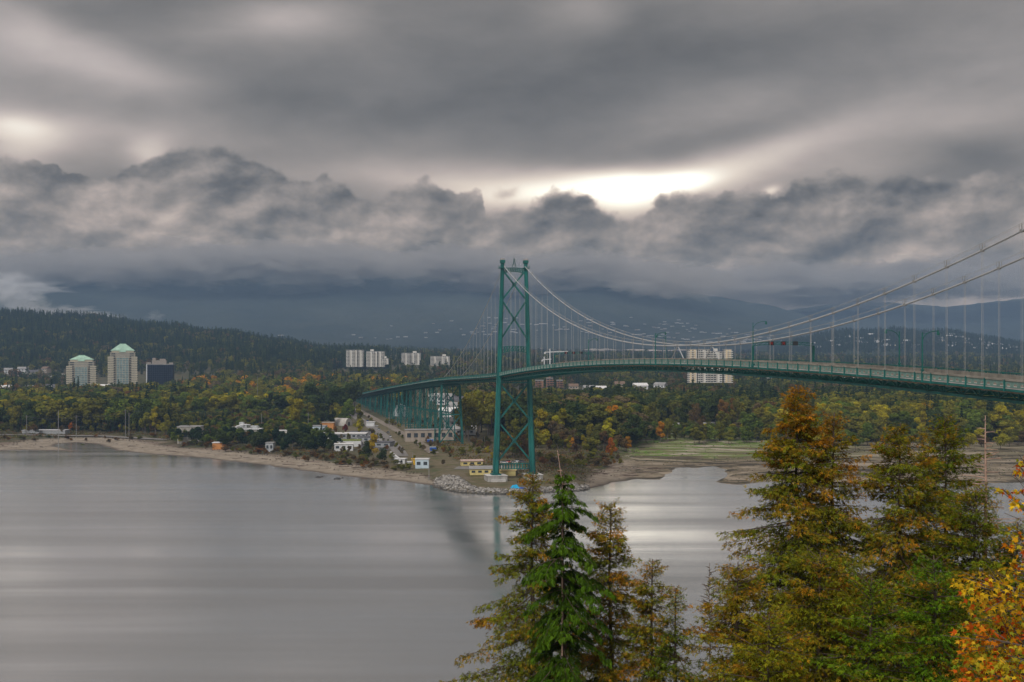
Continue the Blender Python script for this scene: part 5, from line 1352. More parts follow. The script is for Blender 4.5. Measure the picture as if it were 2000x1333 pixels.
shed('white_works_building', 'pale grey works building with a row of windows behind the dark pines', 'building', 620, 845, 14, 9, 5.5, PBLUE, GREYR, 0, True, 6)
shed('low_works_building', 'long low building with white flat roof edge behind the dark pines', 'building', 660, 856, 42, 12, 3.8, mat_c('grey_wall', (.30, .31, .32), rough=.8), mat_c('white_roof', (.6, .6, .6)), 2, True, 12)
shed('low_works_building', 'low building with dark roof beside the parking lot', 'building', 745, 872, 15, 12, 3.2, mat_c('grey_wall', (.3, .3, .3)), DGREY, -10, True, 3)
shed('low_works_building', 'white walled low building in front of the green roof garden', 'building', 672, 880, 12, 8, 4.6, WHITE, mat_c('white_roof', (.6, .6, .6)), 5, True, 3)
shed('low_works_building', 'white roofed building left of the green roof garden', 'building', 645, 868, 11, 8, 4.0, WHITE, mat_c('white_roof', (.6, .6, .6)), 0, True, 3)
shed('low_works_building', 'small pale building peeping between two dark pine clumps', 'building', 528, 882, 5, 6, 6, mat_c('pale_grey_wall', (.36, .38, .40)), GREYR, 0, True, 2)
shed('low_works_building', 'pale two-storey building above the gap between pine clumps', 'building', 550, 858, 12, 8, 6.5, mat_c('white_concrete', (.6, .6, .6)), WHITE, 0, True, 4)
shed('low_works_building', 'grey building with dark roof left of the service road', 'building', 718, 862, 13, 9, 3.4, mat_c('grey_wall', (.3, .3, .3)), DGREY, -8, True, 3)
shed('small_white_building', 'small white building near the far end of the service road', 'building', 724, 833, 7, 6, 4, WHITE, WHITE, 0)
shed('long_grey_roof', 'long flat grey canopy by the left shore road', 'building', 90, 847, 34, 10, 3, mat_c('grey_wall', (.3, .3, .3)), mat_c('light_grey_roof', (.42, .42, .43), rough=.8), 1)
# arched roofs
def vault(label, px, pyb, W, L, H, mat, rz, name='arched_hall', end=None):
    Y = 1085 if px == 783 else line_depth(pyb); x = (px - 1000) / FPX * Y; t = thing(name, label, 'hall', (x, Y, gz(x, Y)), R(rz)); g = MB(); N = 12; v = []
    for k in range(N + 1):
        a = math.pi * k / N; v += [(-W / 2 * math.cos(a), -L / 2, H * math.sin(a)), (-W / 2 * math.cos(a), L / 2, H * math.sin(a))]
    g.add(v, [(2 * k, 2 * k + 2, 2 * k + 3, 2 * k + 1) for k in range(N)]); g.build('roof', mat, t, True)
    g = MB(); g.add([v[2 * k] for k in range(N + 1)], [tuple(range(N + 1))[::-1]]); g.add([v[2 * k + 1] for k in range(N + 1)], [tuple(range(N + 1))]); g.build('end_wall', end or mat, t)
    g = MB(); g.box((0, -L / 2 - .1, 1.6), (W * .2, .2, 3.2)); g.build('door', DKG, t)
    return t
vault('white domed hall seen through the viaduct legs', 783, 836, 15, 22, 12, mat_c('white_fabric', (.60, .62, .64), rough=.7, var=.05), ANG * 57.3 * 0 + 8)
vault('grey arched roof shed beside the orange shed', 669, 832, 10, 14, 6.5, mat_c('corrugated_grey', (.40, .38, .35), rough=.6), 60)
# treatment works structure with curved pipe and walkways
Y = line_depth(858); x = (483 - 1000) / FPX * Y; t = thing('treatment_works', 'pale treatment works structure with curved pipe and rooftop railings above dark pines', 'industrial plant', (x, Y, gz(x, Y)), 0)
g = MB(); g.box((0, 0, 4), (20, 10, 8)); g.build('wall', mat_c('warm_grey_wall', (.3, .3, .3)), t)
g = MB(); g.box((0, 0, 8.2), (21, 11, .5)); g.build('roof', WHITE, t)
g = MB(); g.tube([(-12.5, -3, 4), (-11, -3, 7.5), (-7, -3, 10.2), (-2, -3, 11.6), (3, -3, 11.2)], .45, 8); g.build('pipe', WHITE, t, True)
g = MB()
for k in range(14): g.box((-9.5 + k * 1.5, -5.2, 9.2), (.15, .15, 1.8))
for zz_ in (9.3, 10.1): g.box((0, -5.2, zz_), (20, .12, .12))
g.build('railing', WHITE, t)['kind'] = 'stuff'
g = MB(); g.box((-4, 0, 10.8), (3, 3, 4.6)); g.box((-1.6, 1, 10), (1.6, 1.6, 3.4)); g.box((5, 1, 9.4), (5, 4, 2)); g.build('rooftop_plant', METAL, t)
g = MB(); g.box((-16.5, -1, 2.8), (10, 7, 5.5)); g.box((-16.5, -1, 5.8), (10.6, 7.6, .3)); g.build('annex', mat_c('white_concrete', (.6, .6, .6)), t)
# green roof garden
Y = line_depth(870); x = (683 - 1000) / FPX * Y; t = thing('green_roof_building', 'flat building with a bright green planted roof', 'building', (x, Y, gz(x, Y)), R(3))
g = MB(); g.box((0, 0, 1.9), (16, 12, 3.8)); g.build('wall', WHITE, t)
g = MB(); g.box((0, 0, 4.0), (15.4, 11.4, .5)); g.build('planted_roof', mat_c('roof_grass', (.14, .17, .04), rough=.9, var=.4, scale=.8), t)
# concrete basins
for i, (px, py, W, D) in enumerate([(700, 868, 14, 8), (735, 862, 10, 8)]):
    Y = line_depth(py); x = (px - 1000) / FPX * Y; t = thing('settling_tank', ['wider open concrete tank left of the parking lot', 'narrower open concrete tank by the service road'][i], 'tank', (x, Y, gz(x, Y)), R(-6))
    g = MB(); 
    for a, b_, c, d in ((0, -D / 2, W, .5), (0, D / 2, W, .5), (-W / 2, 0, .5, D), (W / 2, 0, .5, D)): g.box((a, b_, 1.1), (c, d, 2.2))
    g.build('tank_wall', CONC, t); g = MB(); g.box((0, 0, 1.3), (W - .6, D - .6, .1)); g.build('water_surface', DARK, t)
# freight cars
for i in range(9):
    px = 1243 + i * 18.5; Y = 905 + i * 2; x = (px - 1000) / FPX * Y
    t = thing('freight_car', ['white box freight car in the long train behind the mudflat trees', 'pale grey freight car in the long train behind the mudflat trees'][i % 2], 'train car', (x, Y, gz(x, Y)), R(-2), 'freight cars behind the mudflat')
    g = MB(); g.box((0, 0, 2.6), (7.6, 3, 3)); g.build('body', WHITE if i % 2 == 0 else mat_c('light_grey_roof', (.4, .4, .4)), t)
    g = MB(); g.box((0, 0, .9), (7.6, 2.6, .3)); [g.box((sx * 2.6, 0, .45), (1.6, 2.2, .8)) for sx in (-1, 1)]; g.build('bogie', DGREY, t)
# tower cranes
for (px, pyt, Y, jib, lab) in [(1074, 682, 1800, 30, 'larger white tower crane seen just right of the bridge tower'), (1063, 697, 1850, 12, 'smaller white tower crane left of the larger one')]:
    x = (px - 1000) / FPX * Y; zt = at(px, pyt, Y).z; t = thing('tower_crane', lab, 'crane', (x, Y, 30), 0); h = zt - 30
    g = MB(); g.box((0, 0, h / 2), (1.9, 1.9, h)); g.build('mast', WHITE, t)
    g = MB(); g.beam((0, 0, h - 5), (jib, 0, h - 4.2), 1.3, 1.5); g.build('jib', WHITE, t); g = MB(); g.beam((0, 0, h - 5), (-jib * .3, 0, h - 5.6), 1.3, 1.5); g.box((-jib * .28, 0, h - 7), (3, 1.8, 2.5)); g.build('counter_jib', WHITE, t)
    g = MB(); g.tube([(0, 0, h + 1), (jib * .7, 0, h - 4)], .12, 4); g.tube([(0, 0, h + 1), (-jib * .28, 0, h - 5)], .12, 4); g.build('stay', METAL, t)

# ------------------------------------------------------------------ service road, yard and small things under the bridge
def road(name, pts, w, mat, dz=.16):
    g = MB(); P = [Vector(p) for p in pts]; v = []
    Q = []
    for a, b_ in zip(P[:-1], P[1:]):
        n = max(1, int((b_ - a).length / 8)); Q += [a.lerp(b_, k / n) for k in range(n)]
    Q.append(P[-1])
    for i, p in enumerate(Q):
        d = (Q[min(i + 1, len(Q) - 1)] - Q[max(0, i - 1)]).normalized(); s = Vector((d.y, -d.x)) * w / 2
        zc = max(gz(p.x, p.y), gz(p.x + s.x, p.y + s.y), gz(p.x - s.x, p.y - s.y)) + dz
        v += [(p.x - s.x, p.y - s.y, zc), (p.x + s.x, p.y + s.y, zc)]
    g.add(v, [(2 * i, 2 * i + 1, 2 * i + 3, 2 * i + 2) for i in range(len(Q) - 1)])
    tag(g.build(name, mat), kind='structure')
RX = lambda t, w: (T0 + US * t + VE * w).xy
LGR = mat_c('gravelly_asphalt', (.17, .16, .15), rough=.9, var=.25, scale=.2)
road('service_road', [RX(-900, -26), RX(-700, -27), RX(-450, -28), RX(-300, -30), RX(-165, -34), RX(-120, -37)], 9, LGR)
road('gravel_track', [RX(-700, -13), RX(-450, -13), RX(-300, -13), RX(-200, -14), RX(-130, -15)], 7, mat_c('gravel', (.20, .17, .14), rough=.95, var=.3, scale=.3), .12)
road('parking_lot', [RX(-330, -44), RX(-240, -46), RX(-160, -48)], 17, mat_c('dark_yard', (.10, .10, .105), rough=.9, var=.3, scale=.2), .2)
road('yard', [gnd(890, 912, 4).xy, gnd(1045, 914, 4).xy], 16, LGR, .1)
road('shore_road', [gnd(-40, 849, 4).xy, gnd(60, 848, 4).xy, gnd(200, 848, 4).xy, gnd(330, 856, 4).xy], 9, LGR, .3)
# cars
def car_proto(mat):
    t = empty('parked_car'); g = MB()
    g.add([(-2.2, -.88, .35), (2.2, -.88, .35), (2.2, .88, .35), (-2.2, .88, .35), (-2.15, -.85, .85), (2.15, -.85, .8), (2.15, .85, .8), (-2.15, .85, .85)], [(3, 2, 1, 0), (0, 1, 5, 4), (1, 2, 6, 5), (2, 3, 7, 6), (3, 0, 4, 7), (4, 5, 6, 7)]); g.build('body', mat, t)
    g = MB(); g.add([(-1.7, -.8, .84), (1.2, -.8, .82), (1.2, .8, .82), (-1.7, .8, .84), (-1.2, -.66, 1.42), (.5, -.66, 1.42), (.5, .66, 1.42), (-1.2, .66, 1.42)], [(3, 2, 1, 0), (0, 1, 5, 4), (1, 2, 6, 5), (2, 3, 7, 6), (3, 0, 4, 7), (4, 5, 6, 7)]); g.build('cabin', DARK, t)
    for x in (-1.35, 1.35):
        for y in (-.82, .82):
            g = MB(); g.tube([(x, y - .1, .33), (x, y + .1, .33)], .33, 10); g.build('wheel', DGREY, t)
    return t
CM = {'white': WHITE, 'red': RED, 'dark grey': DGREY, 'blue': BLUE, 'silver': METAL}
CP = {}
spots = [('white', gnd(985, 904, 4), 'beside the bridge tower foot'), ('red', gnd(993, 903, 4), 'beside the bridge tower foot'), ('silver', gnd(1004, 904, 4), 'between the tower legs'), ('white', gnd(1011, 902, 4), 'between the tower legs'), ('dark grey', gnd(1020, 903, 4), 'by the right tower leg')]
st_ = random.Random(4)
for k in range(9):
    c = ['white', 'silver', 'dark grey', 'blue', 'red'][k % 5]; q = RX(-190 - k * 14, -41 - (k % 2) * 9); spots.append((c, Vector((q.x, q.y, 0)), ['on the far half of the shore parking lot', 'on the near half of the shore parking lot'][k < 5]))
for k in range(7):
    c = ['white', 'dark grey', 'silver', 'white', 'red', 'blue', 'dark grey'][k]; q = RX(-260 - k * 40, -27 + (k % 2) * 3); spots.append((c, Vector((q.x, q.y, 0)), 'on the service road beside the viaduct'))
for c, p, where in spots:
    if c not in CP: CP[c] = o = car_proto(CM[c])
    else: o = copy_tree(CP[c])
    o.location = (p.x, p.y, gz(p.x, p.y) + .2); o.rotation_euler = (0, 0, R(90) + ANG + st_.uniform(-.1, .1) if 'tower' not in where else st_.uniform(-.5, .5)); tag(o, f'{c} car parked {where}', 'car', 'parked cars around the bridge foot')
# blue tarps, skip, drums
for (px, py, s, lab, mt) in [(1006, 947, 2.4, 'bright blue tarpaulin tent on the grass at the tower pier', TARP), (1019, 948, 1.5, 'dark blue small tarpaulin right of the bright blue tent', BLUE)]:
    p = gnd(px, py, 3.2); t = thing('tarpaulin_tent', lab, 'tent', (p.x, p.y, gz(p.x, p.y)), .3)
    g = MB(); g.add([(-s, -s * .6, 0), (s, -s * .6, 0), (s, s * .6, 0), (-s, s * .6, 0), (-s * .6, 0, s * .75), (s * .35, .1, s * .9)], [(0, 1, 5, 4), (2, 3, 4, 5), (3, 0, 4), (1, 2, 5), (3, 2, 1, 0)]); g.build('canopy', mt, t)
    g = MB(); g.tube([(-s * .6, 0, 0), (-s * .6, 0, s * .75)], .05, 5); g.build('pole', METAL, t)
for (px, py, lab) in [(840, 866, 'blue storage tank by the cable bent, nearer the tower'), (846, 880, 'blue skip on the track beside the cable bent')]:
    Y = line_depth(py); x = (px - 1000) / FPX * Y; t = thing('blue_container', lab, 'container', (x, Y, gz(x, Y)), .2)
    g = MB(); g.prism([(-2, -1.2), (2, -1.2), (2, 1.2), (-2, 1.2)], 0, 2.4, 1.08); g.build('body', BLUE, t); g = MB(); g.box((0, 0, 2.5), (4.5, 2.8, .2)); g.build('lid', PBLUE, t)
# long pipe / wall by the parking lot
g = MB(); a, b_ = gnd(763, 888, 4), gnd(781, 902, 4); g.beam((a.x, a.y, 5.0), (b_.x, b_.y, 5.0), 1.0, 1.6); tag(g.build('retaining_wall', WHITE), 'slanting white retaining wall at the end of the parking lot', 'wall')
# poles
def pole(px, pyt, pyb, label, group, arm=True, mat=None):
    Y = line_depth(pyb); x = (px - 1000) / FPX * Y; z0 = gz(x, Y); h = at(px, pyt, Y).z - z0; t = thing('utility_pole', label, 'pole', (x, Y, z0), 0, group)
    g = MB(); g.tube([(0, 0, 0), (0, 0, h)], .22, 6, .15); g.build('pole', mat or mat_c('pale_pole', (.22, .215, .21), rough=.8), t)
    if arm: g = MB(); g.box((0, 0, h - 1.0), (2.8, .15, .18)); g.box((0, 0, h - 2.2), (2.0, .15, .15)); g.build('crossarm', TWIG, t)
    return Vector((x, Y, z0 + h - 1))
PP = [pole(52, 811, 848, 'short utility pole at the far left shore road', 'poles along the left shore'), pole(149, 811, 848, 'utility pole right of the tallest pole on the left shore', 'poles along the left shore'),
      pole(245, 800, 850, 'utility pole before the wood left of the big willow', 'poles along the left shore'), pole(252, 806, 850, 'thinner pole right next to another before the big willow', 'poles along the left shore')]
pole(114, 802, 868, 'tallest pale pole standing at the back of the left beach', 'poles along the left shore', False)
for px, pyt, pyb, l in [(503, 735, 812, 'tall pole poking above the wood at left centre'), (602, 805, 850, 'pole behind the pale works building'), (760, 805, 868, 'lamp pole beside the parking lot, taller one'), (806, 885, 903, 'short lamp pole by the yellow container'), (838, 895, 925, 'greenish marker post on the shingle by the blue shed'), (511, 808, 850, 'utility pole behind the treatment works')]: pole(px, pyt, pyb, l, 'poles around the works', px in (602, 511))
g = MB()
for a, b_ in zip([Vector((-480, 850, 22))] + PP[:3], PP[:3] + [Vector((-190, 870, 22))]):
    for w in (-1.2, 0, 1.2):
        q = [a.lerp(b_, k / 8) + Vector((w, 0, -2.2 * (1 - (k / 4 - 1) ** 2))) for k in range(9)]; g.tube(q, .035, 3)
tag(g.build('power_lines', DGREY), 'thin power lines strung between poles along the left shore', 'power lines')

# ------------------------------------------------------------------ rocks, driftwood
def rock_mesh(seed, mat):
    st = np.random.RandomState(seed); import bmesh
    bm = bmesh.new(); bmesh.ops.create_icosphere(bm, subdivisions=1, radius=1)
    for v in bm.verts: v.co *= st.uniform(.7, 1.2); v.co.z *= .75
    me = bpy.data.meshes.new('boulder'); bm.to_mesh(me); bm.free(); me.materials.append(mat); return me
ROCKM = simple('grey_rock', (.26, .25, .23), .9, .4, .8, bump=.5); DROCK = simple('wet_black_rock', (.03, .028, .026), .6, .4, .8)
def riprap():
    base = [rock_mesh(k, ROCKM) for k in range(5)]; A = []
    for me in base:
        co = np.zeros(len(me.vertices) * 3, np.float32); me.vertices.foreach_get('co', co); f = np.array([p.vertices[:] for p in me.polygons]); A.append((co.reshape(-1, 3), f))
    st = np.random.RandomState(3); n = 9000; px = st.uniform(848, 1150, n); Y = st.uniform(505, 600, n); X = (px - 1000) / FPX * Y; D = shore_dist(X, Y)
    wd = np.interp(px, [848, 880, 930, 1000, 1100, 1150], [12, 16, 13, 10, 9, 5]); ok = (D > -2.5) & (D < wd); X, Y, D = X[ok][:2300], Y[ok][:2300], D[ok][:2300]; Z = land_z(X, Y, D)
    Vs, Fs, Ts = [], [], []; o = 0
    for x, y, z in zip(X, Y, Z):
        V, F = A[st.randint(5)]; a = st.uniform(0, 6.3); s = st.uniform(.3, .95); q = V * s * np.array([st.uniform(.8, 1.3), 1, 1]); ca, sa = math.cos(a), math.sin(a)
        Vs.append(np.stack([q[:, 0] * ca - q[:, 1] * sa + x, q[:, 0] * sa + q[:, 1] * ca + y, q[:, 2] + z + .15], 1)); Fs.append(F + o); o += len(V); Ts.append(np.full((len(V), 3), st.uniform(.35, 1.25)))
    m, b, oo = new_mat('riprap_rock'); at_ = b.n('ShaderNodeAttribute', attribute_name='tint').outputs['Color']; pos = b.n('ShaderNodeNewGeometry').outputs['Position']
    c = b.mix(b.mr(b.noise(pos, .5, 4), .35, .65), (.20, .185, .165), (.34, .325, .30)); c = b.mix(b.mr(b.xyz(pos)[2], .2, .9, 1, 0), c, (.05, .045, .035)); c = b.mix(1, c, at_, 'MULTIPLY')
    p = b.n('ShaderNodeBsdfPrincipled'); b.put(p.inputs['Base Color'], c); p.inputs['Roughness'].default_value = .9; b.nt.links.new(p.outputs[0], oo.inputs[0])
    tag(link('riprap', mesh_np('riprap', np.concatenate(Vs), np.concatenate(Fs), m, np.concatenate(Ts))), kind='stuff')
riprap()
DR = [rock_mesh(20 + k, DROCK) for k in range(3)]
for i, (px, py, s, l) in enumerate([(622, 933, 1.3, 'small dark rock in the water, leftmost of the offshore rocks'), (629, 932, .9, 'dark rock just right of the leftmost offshore rock'), (660, 936, 1.7, 'largest dark rock standing in the calm water off the beach'), (669, 934, .7, 'tiny dark rock right of the largest offshore rock')]):
    p = gnd(px, py); o = link('boulder', DR[i % 3], None, (p.x, p.y, 0.05)); o.scale = (s * 1.4, s, s * .7); tag(o, l, 'rock', 'dark rocks off the beach')
LOGM = simple('driftwood', (.27, .22, .18), .9, .35, 1.2); LOGD = simple('dark_driftwood', (.10, .07, .055), .9, .35, 1.2)
lm = []
for k in range(4):
    g = MB(); s = random.Random(k); g.tube([(-.5, 0, 0), (-.2, s.uniform(-.02, .02), .0), (.2, s.uniform(-.03, .03), 0), (.5, s.uniform(-.04, .04), .0)], [.030, .028, .024, .015], 6); lm.append(g.mesh('driftwood_log', [LOGM, LOGD][k % 2]))
s = random.Random(12); k = 0
while k < 230:
    if k < 70: px = s.uniform(360, 850); py = 905 + (px - 600) * .075 + s.uniform(-7, 5) + (6 if px > 700 else 0)
    elif k < 190: px = s.uniform(1135, 1292); py = s.uniform(906, 934)
    else: px = s.uniform(0, 360); py = s.uniform(866, 882)
    p = gnd(px, py, 2.4); D_ = float(shore_dist([p.x], [p.y])[0])
    k += 1
    if D_ < 6 or D_ > 75: continue
    L = s.uniform(2.5, 9); o = link('driftwood_log', lm[s.randrange(4)], None, (p.x, p.y, gz(p.x, p.y) + .18)); o.scale = (L, L * .8, L * .8); o.rotation_euler = (0, s.uniform(-.05, .05), s.gauss(0, .45))
    li = int(str(o.data.name)[-1]) if o.data.name[-1].isdigit() else 0; tag(o, ('long' if L > 6.5 else 'short' if L < 4 else 'middling') + (' dark' if o.data.materials[0] == LOGD else ' pale') + (' driftwood log on the ' + ('beach' if k <= 70 else 'shingle spit' if k <= 190 else 'left beach') + ', ' + near_mark(px)), 'log', 'driftwood logs along the shore')

# ------------------------------------------------------------------ near conifers and maple on the hillside
def spray_template(kind):
    """small fan of foliage, about one unit long along +x, hanging slightly"""
    T = []
    if kind == 'cedar':
        for a, l, dz in ((-38, .80, -.12), (0, 1.2, -.24), (36, .78, -.1)):
            c, s_ = math.cos(R(a)), math.sin(R(a)); w = .11
            T.append([(0, 0, 0), (c * l * .55 - s_ * w, s_ * l * .55 + c * w, dz * .4), (c * l, s_ * l, dz - .12)])
            T.append([(0, 0, 0), (c * l, s_ * l, dz - .12), (c * l * .55 + s_ * w, s_ * l * .55 - c * w, dz * .35)])
    elif kind == 'fir':
        for x, l in ((.0, .42), (.22, .40), (.44, .34), (.64, .27), (.82, .18)):
            for s_ in (-1, 1):
                T.append([(x, 0, -.06 * x), (x + .26, s_ * l * .55, -.12 - .1 * x), (x + .16, s_ * l, -.2 - .12 * x)])
                T.append([(x, 0, 0), (x + .16, s_ * l, -.2 - .12 * x), (x + .02, s_ * l * .5, -.05)])
        T.append([(0, -.03, 0), (1.05, 0, -.22), (0, .03, 0)])
    else:   # maple leaf: five pointed lobes
        pts = [(0, 0)]
        for a, l in ((-115, .35), (-88, .22), (-62, .62), (-38, .36), (-12, .40), (0, 1.0), (12, .40), (38, .36), (62, .62), (88, .22), (115, .35)):
            pts.append((math.cos(R(a)) * l + .15, math.sin(R(a)) * l))
        for i in range(1, len(pts) - 1):
            T.append([(pts[0][0], pts[0][1], 0), (pts[i][0], pts[i][1], -.12 * abs(pts[i][1]) - .1 * pts[i][0]), (pts[i + 1][0], pts[i + 1][1], -.12 * abs(pts[i + 1][1]) - .1 * pts[i + 1][0])])
    return np.array(T, np.float32)       # (k,3,3)
TPL = {k: spray_template(k) for k in ('cedar', 'fir', 'maple')}
def place_sprays(kind, P, DIR, size, tint, roll=.5, st=None):
    st = st or nrs; n = len(P); x = DIR / np.linalg.norm(DIR, axis=1)[:, None]
    up = np.tile([[0, 0, 1.0]], (n, 1)) + st.normal(size=(n, 3)) * roll; y = np.cross(up, x); y /= np.linalg.norm(y, axis=1)[:, None] + 1e-9; z = np.cross(x, y)
    M = np.stack([x, y, z], 2); T = TPL[kind].reshape(-1, 3)
    V = np.einsum('nij,kj->nki', M, T) * size[:, None, None] + P[:, None, :]
    F = np.arange(n * len(T)).reshape(-1, 3)
    return V.reshape(-1, 3), F, np.repeat(tint, len(T), 0)
BR_G, BR_O = np.array([.115, .135, .022]), np.array([.42, .165, .022])
def near_conifer(px, pyt, Y, label, kind='cedar', width=3.0, depth=26, vis=22, brown=0.37, topbrown=0.56, green=(.175, .19, .026), seed=1, nb=170, dens=1.0, lean=0, bare_top=0, size=.40, name='conifer_tree', envp=.72, open_=.0):
    st = np.random.RandomState(seed); x0 = (px - 1000) / FPX * Y; zt = at(px, pyt, Y).z; zg = hill_z(x0, Y) - 1
    H = zt - zg; t = thing(name, label, 'tree', (x0, Y, zg), 0, 'conifers on the slope below the viewpoint')
    # trunk
    g = MB(); hs = np.linspace(0, H, 9); g.tube([(lean * (h / H) ** 2 + .08 * math.sin(h * .5 + seed), .06 * math.cos(h * .7), h) for h in hs], [max(.03, .46 * (1 - h / H) ** .8) for h in hs], 8)
    g.build('trunk', BARK, t, True)
    nb = int(nb * (1.25 if kind == 'cedar' else 1.0)); bm_ = MB(); Ps, Ds, Ss, Ts = [], [], [], []
    for i in range(nb):
        u = (i + st.uniform(0, 1)) / nb; d = .25 + (depth - .25) * u ** 1.15          # depth below the top
        if d < bare_top: continue
        h = H - d; env = width * (min(1, d / (vis * .85)) ** envp) * (1 + .10 * math.sin(d * 1.4 + seed)) + .12
        L = env * st.uniform(.45, 1.2) + .1
        if st.uniform() < open_: continue
        if st.uniform() < .07: L *= 1.25
        a = st.uniform(0, 2 * math.pi) if d > 1.2 else i * 2.4
        up0 = st.normal() * .16 + (.55 - min(.75, d * .09)) if kind == 'cedar' else (.35 - min(.55, d * .06)); n = max(4, int(L / .35)); pts = []; cx = lean * (h / H) ** 2
        droop = (.16 if kind == 'cedar' else .30) + .04 * st.uniform()
        for k in range(n + 1):
            s = k / n; r = L * s; z = h + up0 * r - droop * r * r / max(L, .8) + (.12 * L * s ** 3 if kind == 'cedar' else -.1 * L * s ** 4)
            aa = a + .12 * math.sin(s * 3 + i); pts.append(Vector((cx + r * math.cos(aa), r * math.sin(aa), z)))
        bm_.tube(pts, [.008 + .020 * L ** .5 * (1 - k / n) for k in range(n + 1)], 3, cap=False)
        m = max(7, int(L * (38 if kind == 'cedar' else 34) * dens)); s = st.uniform(.04, 1, m) ** .75; s = np.clip(s, 0, .999); P = np.array([pts[int(q * n)].lerp(pts[int(q * n) + 1], q * n - int(q * n)) for q in s]); 
        dirv = np.array([(pts[min(n, int(q * n) + 1)] - pts[int(q * n)]).normalized() for q in s]); side = np.cross(dirv, [0, 0, 1.0]); side /= np.linalg.norm(side, axis=1)[:, None] + 1e-6
        sg = st.choice([-1, 1], m)[:, None]; lat = (st.uniform(0, 1, m) ** 1.2 * (.34 * L + .12) * (1.15 - .75 * s))[:, None]
        P = P + side * sg * lat + np.array([0, 0, -1.0]) * (lat * .22 + st.uniform(0, .16, (m, 1)))
        P = P + st.normal(size=(m, 3)) * (.10 if kind == 'cedar' else .03)
        D_ = dirv * .75 + side * sg * .65 + np.array([0, 0, -.30 if kind == 'cedar' else -.55]) + st.normal(size=(m, 3)) * (.42 if kind == 'cedar' else .14)
        Ps.append(P); Ds.append(D_); Ss.append(size * .62 * st.uniform(.6, 1.3, m) * (1 if d > 2 else .7))
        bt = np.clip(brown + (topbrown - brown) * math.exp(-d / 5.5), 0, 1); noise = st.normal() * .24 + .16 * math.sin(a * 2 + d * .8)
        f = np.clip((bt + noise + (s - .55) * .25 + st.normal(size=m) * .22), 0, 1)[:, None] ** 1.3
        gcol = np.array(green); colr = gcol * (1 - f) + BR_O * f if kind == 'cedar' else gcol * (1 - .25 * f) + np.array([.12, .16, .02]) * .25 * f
        colr = colr * st.uniform(.45, 1.7, (m, 1)) * ((.45 + .8 * s) if kind == 'fir' else (.7 + .42 * s))[:, None]; Ts.append(colr)  # brighter bough tips; inner crown shade painted in as darker sprays near the trunk
    o = bm_.build('branches', BARK, t); o['kind'] = 'stuff'
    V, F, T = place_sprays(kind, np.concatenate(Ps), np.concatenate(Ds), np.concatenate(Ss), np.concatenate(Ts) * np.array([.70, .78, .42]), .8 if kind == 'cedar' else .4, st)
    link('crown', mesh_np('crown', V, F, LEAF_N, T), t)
    return t
def NC(*a, **k): return near_conifer(*a, **k)
NC(1040, 920, 78, 'brown-green cedar leftmost on the slope, its twiggy boughs over the water', width=5.0, vis=14, depth=22, brown=0.13, topbrown=0.46, seed=3, nb=170, dens=1.0, size=.42, envp=.95)
NC(1100, 916, 70, 'deep green hemlock with drooping boughs and a bare broken leader', kind='fir', width=2.75, vis=9, depth=18, green=(.062, .118, .012), seed=4, nb=100, dens=1.15, size=.50, envp=.5)
NC(1192, 982, 74, 'slender brown cedar just right of the deep green hemlock', width=2.3, vis=8, depth=17, brown=0.25, topbrown=0.51, seed=5, nb=130, dens=1.2, size=.38, envp=.55)
NC(1274, 1092, 72, 'short russet cedar between the slender brown one and the small drooping tree', width=2.2, vis=9, depth=15, brown=0.29, topbrown=0.46, seed=6, nb=105, dens=1.2, size=.38, envp=.6)
NC(1320, 1150, 70, 'small drooping green-brown hemlock low in the gap between the tree groups', width=1.7, vis=6, depth=12, brown=0.12, topbrown=0.21, green=(.12, .16, .02), seed=7, nb=80, dens=1.0, size=.36, envp=.6)
NC(1557, 752, 70, 'tallest cedar with a rust-orange crown, centre right', width=5.8, vis=18, depth=26, brown=0.11, topbrown=1.0, seed=8, nb=300, dens=1.0, size=.40, envp=.8)
NC(1627, 806, 71, 'second rust-topped leader rising right behind the tallest cedar', width=3.2, vis=14, depth=23, brown=0.15, topbrown=.92, seed=9, nb=170, dens=.9, size=.38, envp=.55)
NC(1757, 826, 68, 'dense olive and brown cedar right of the tallest cedar', width=4.4, vis=13, depth=23, brown=0.07, topbrown=0.46, seed=10, nb=230, dens=1.0, size=.38, envp=.65)
NC(1846, 812, 72, 'dark olive cedar with a round top beside the bare dead snag', width=4.2, vis=13, depth=24, brown=0.02, topbrown=0.24, green=(.13, .165, .018), seed=11, nb=210, dens=1.0, size=.38, envp=.6)
NC(1905, 952, 66, 'broad green cedar in front of the bare dead snag', width=4.2, vis=9, depth=19, brown=0.05, topbrown=0.31, green=(.15, .18, .018), seed=12, nb=160, dens=1.1, size=.38, envp=.55)
NC(1985, 1020, 64, 'green cedar at the right edge behind the maple', width=2.8, vis=9, depth=17, brown=0.00, topbrown=0.11, green=(.14, .18, .018), seed=13, nb=130, dens=1.0, size=.38, envp=.55)
NC(1440, 1098, 64, 'low yellow-green cedar at the left foot of the tallest cedar', width=3.2, vis=8, depth=15, brown=0.25, topbrown=0.61, green=(.22, .21, .02), seed=14, nb=130, dens=1.0, size=.38, envp=.6)
NC(1600, 1080, 60, 'low olive cedar in front of the trunks at centre right', width=3.4, vis=7, depth=13, brown=0.17, topbrown=0.26, green=(.20, .20, .02), seed=15, nb=130, dens=1.0, size=.38, envp=.6)
NC(1700, 1130, 58, 'low fresh green cedar nearest the bottom between the big cedars', width=3.0, vis=6, depth=12, brown=0.00, topbrown=0.06, green=(.14, .21, .018), seed=16, nb=110, dens=1.0, size=.36, envp=.6)
NC(1825, 1085, 58, 'bright green low cedar below the dark olive one', width=2.8, vis=6, depth=12, brown=0.00, topbrown=0.05, green=(.11, .20, .016), seed=17, nb=110, dens=1.0, size=.36, envp=.6)
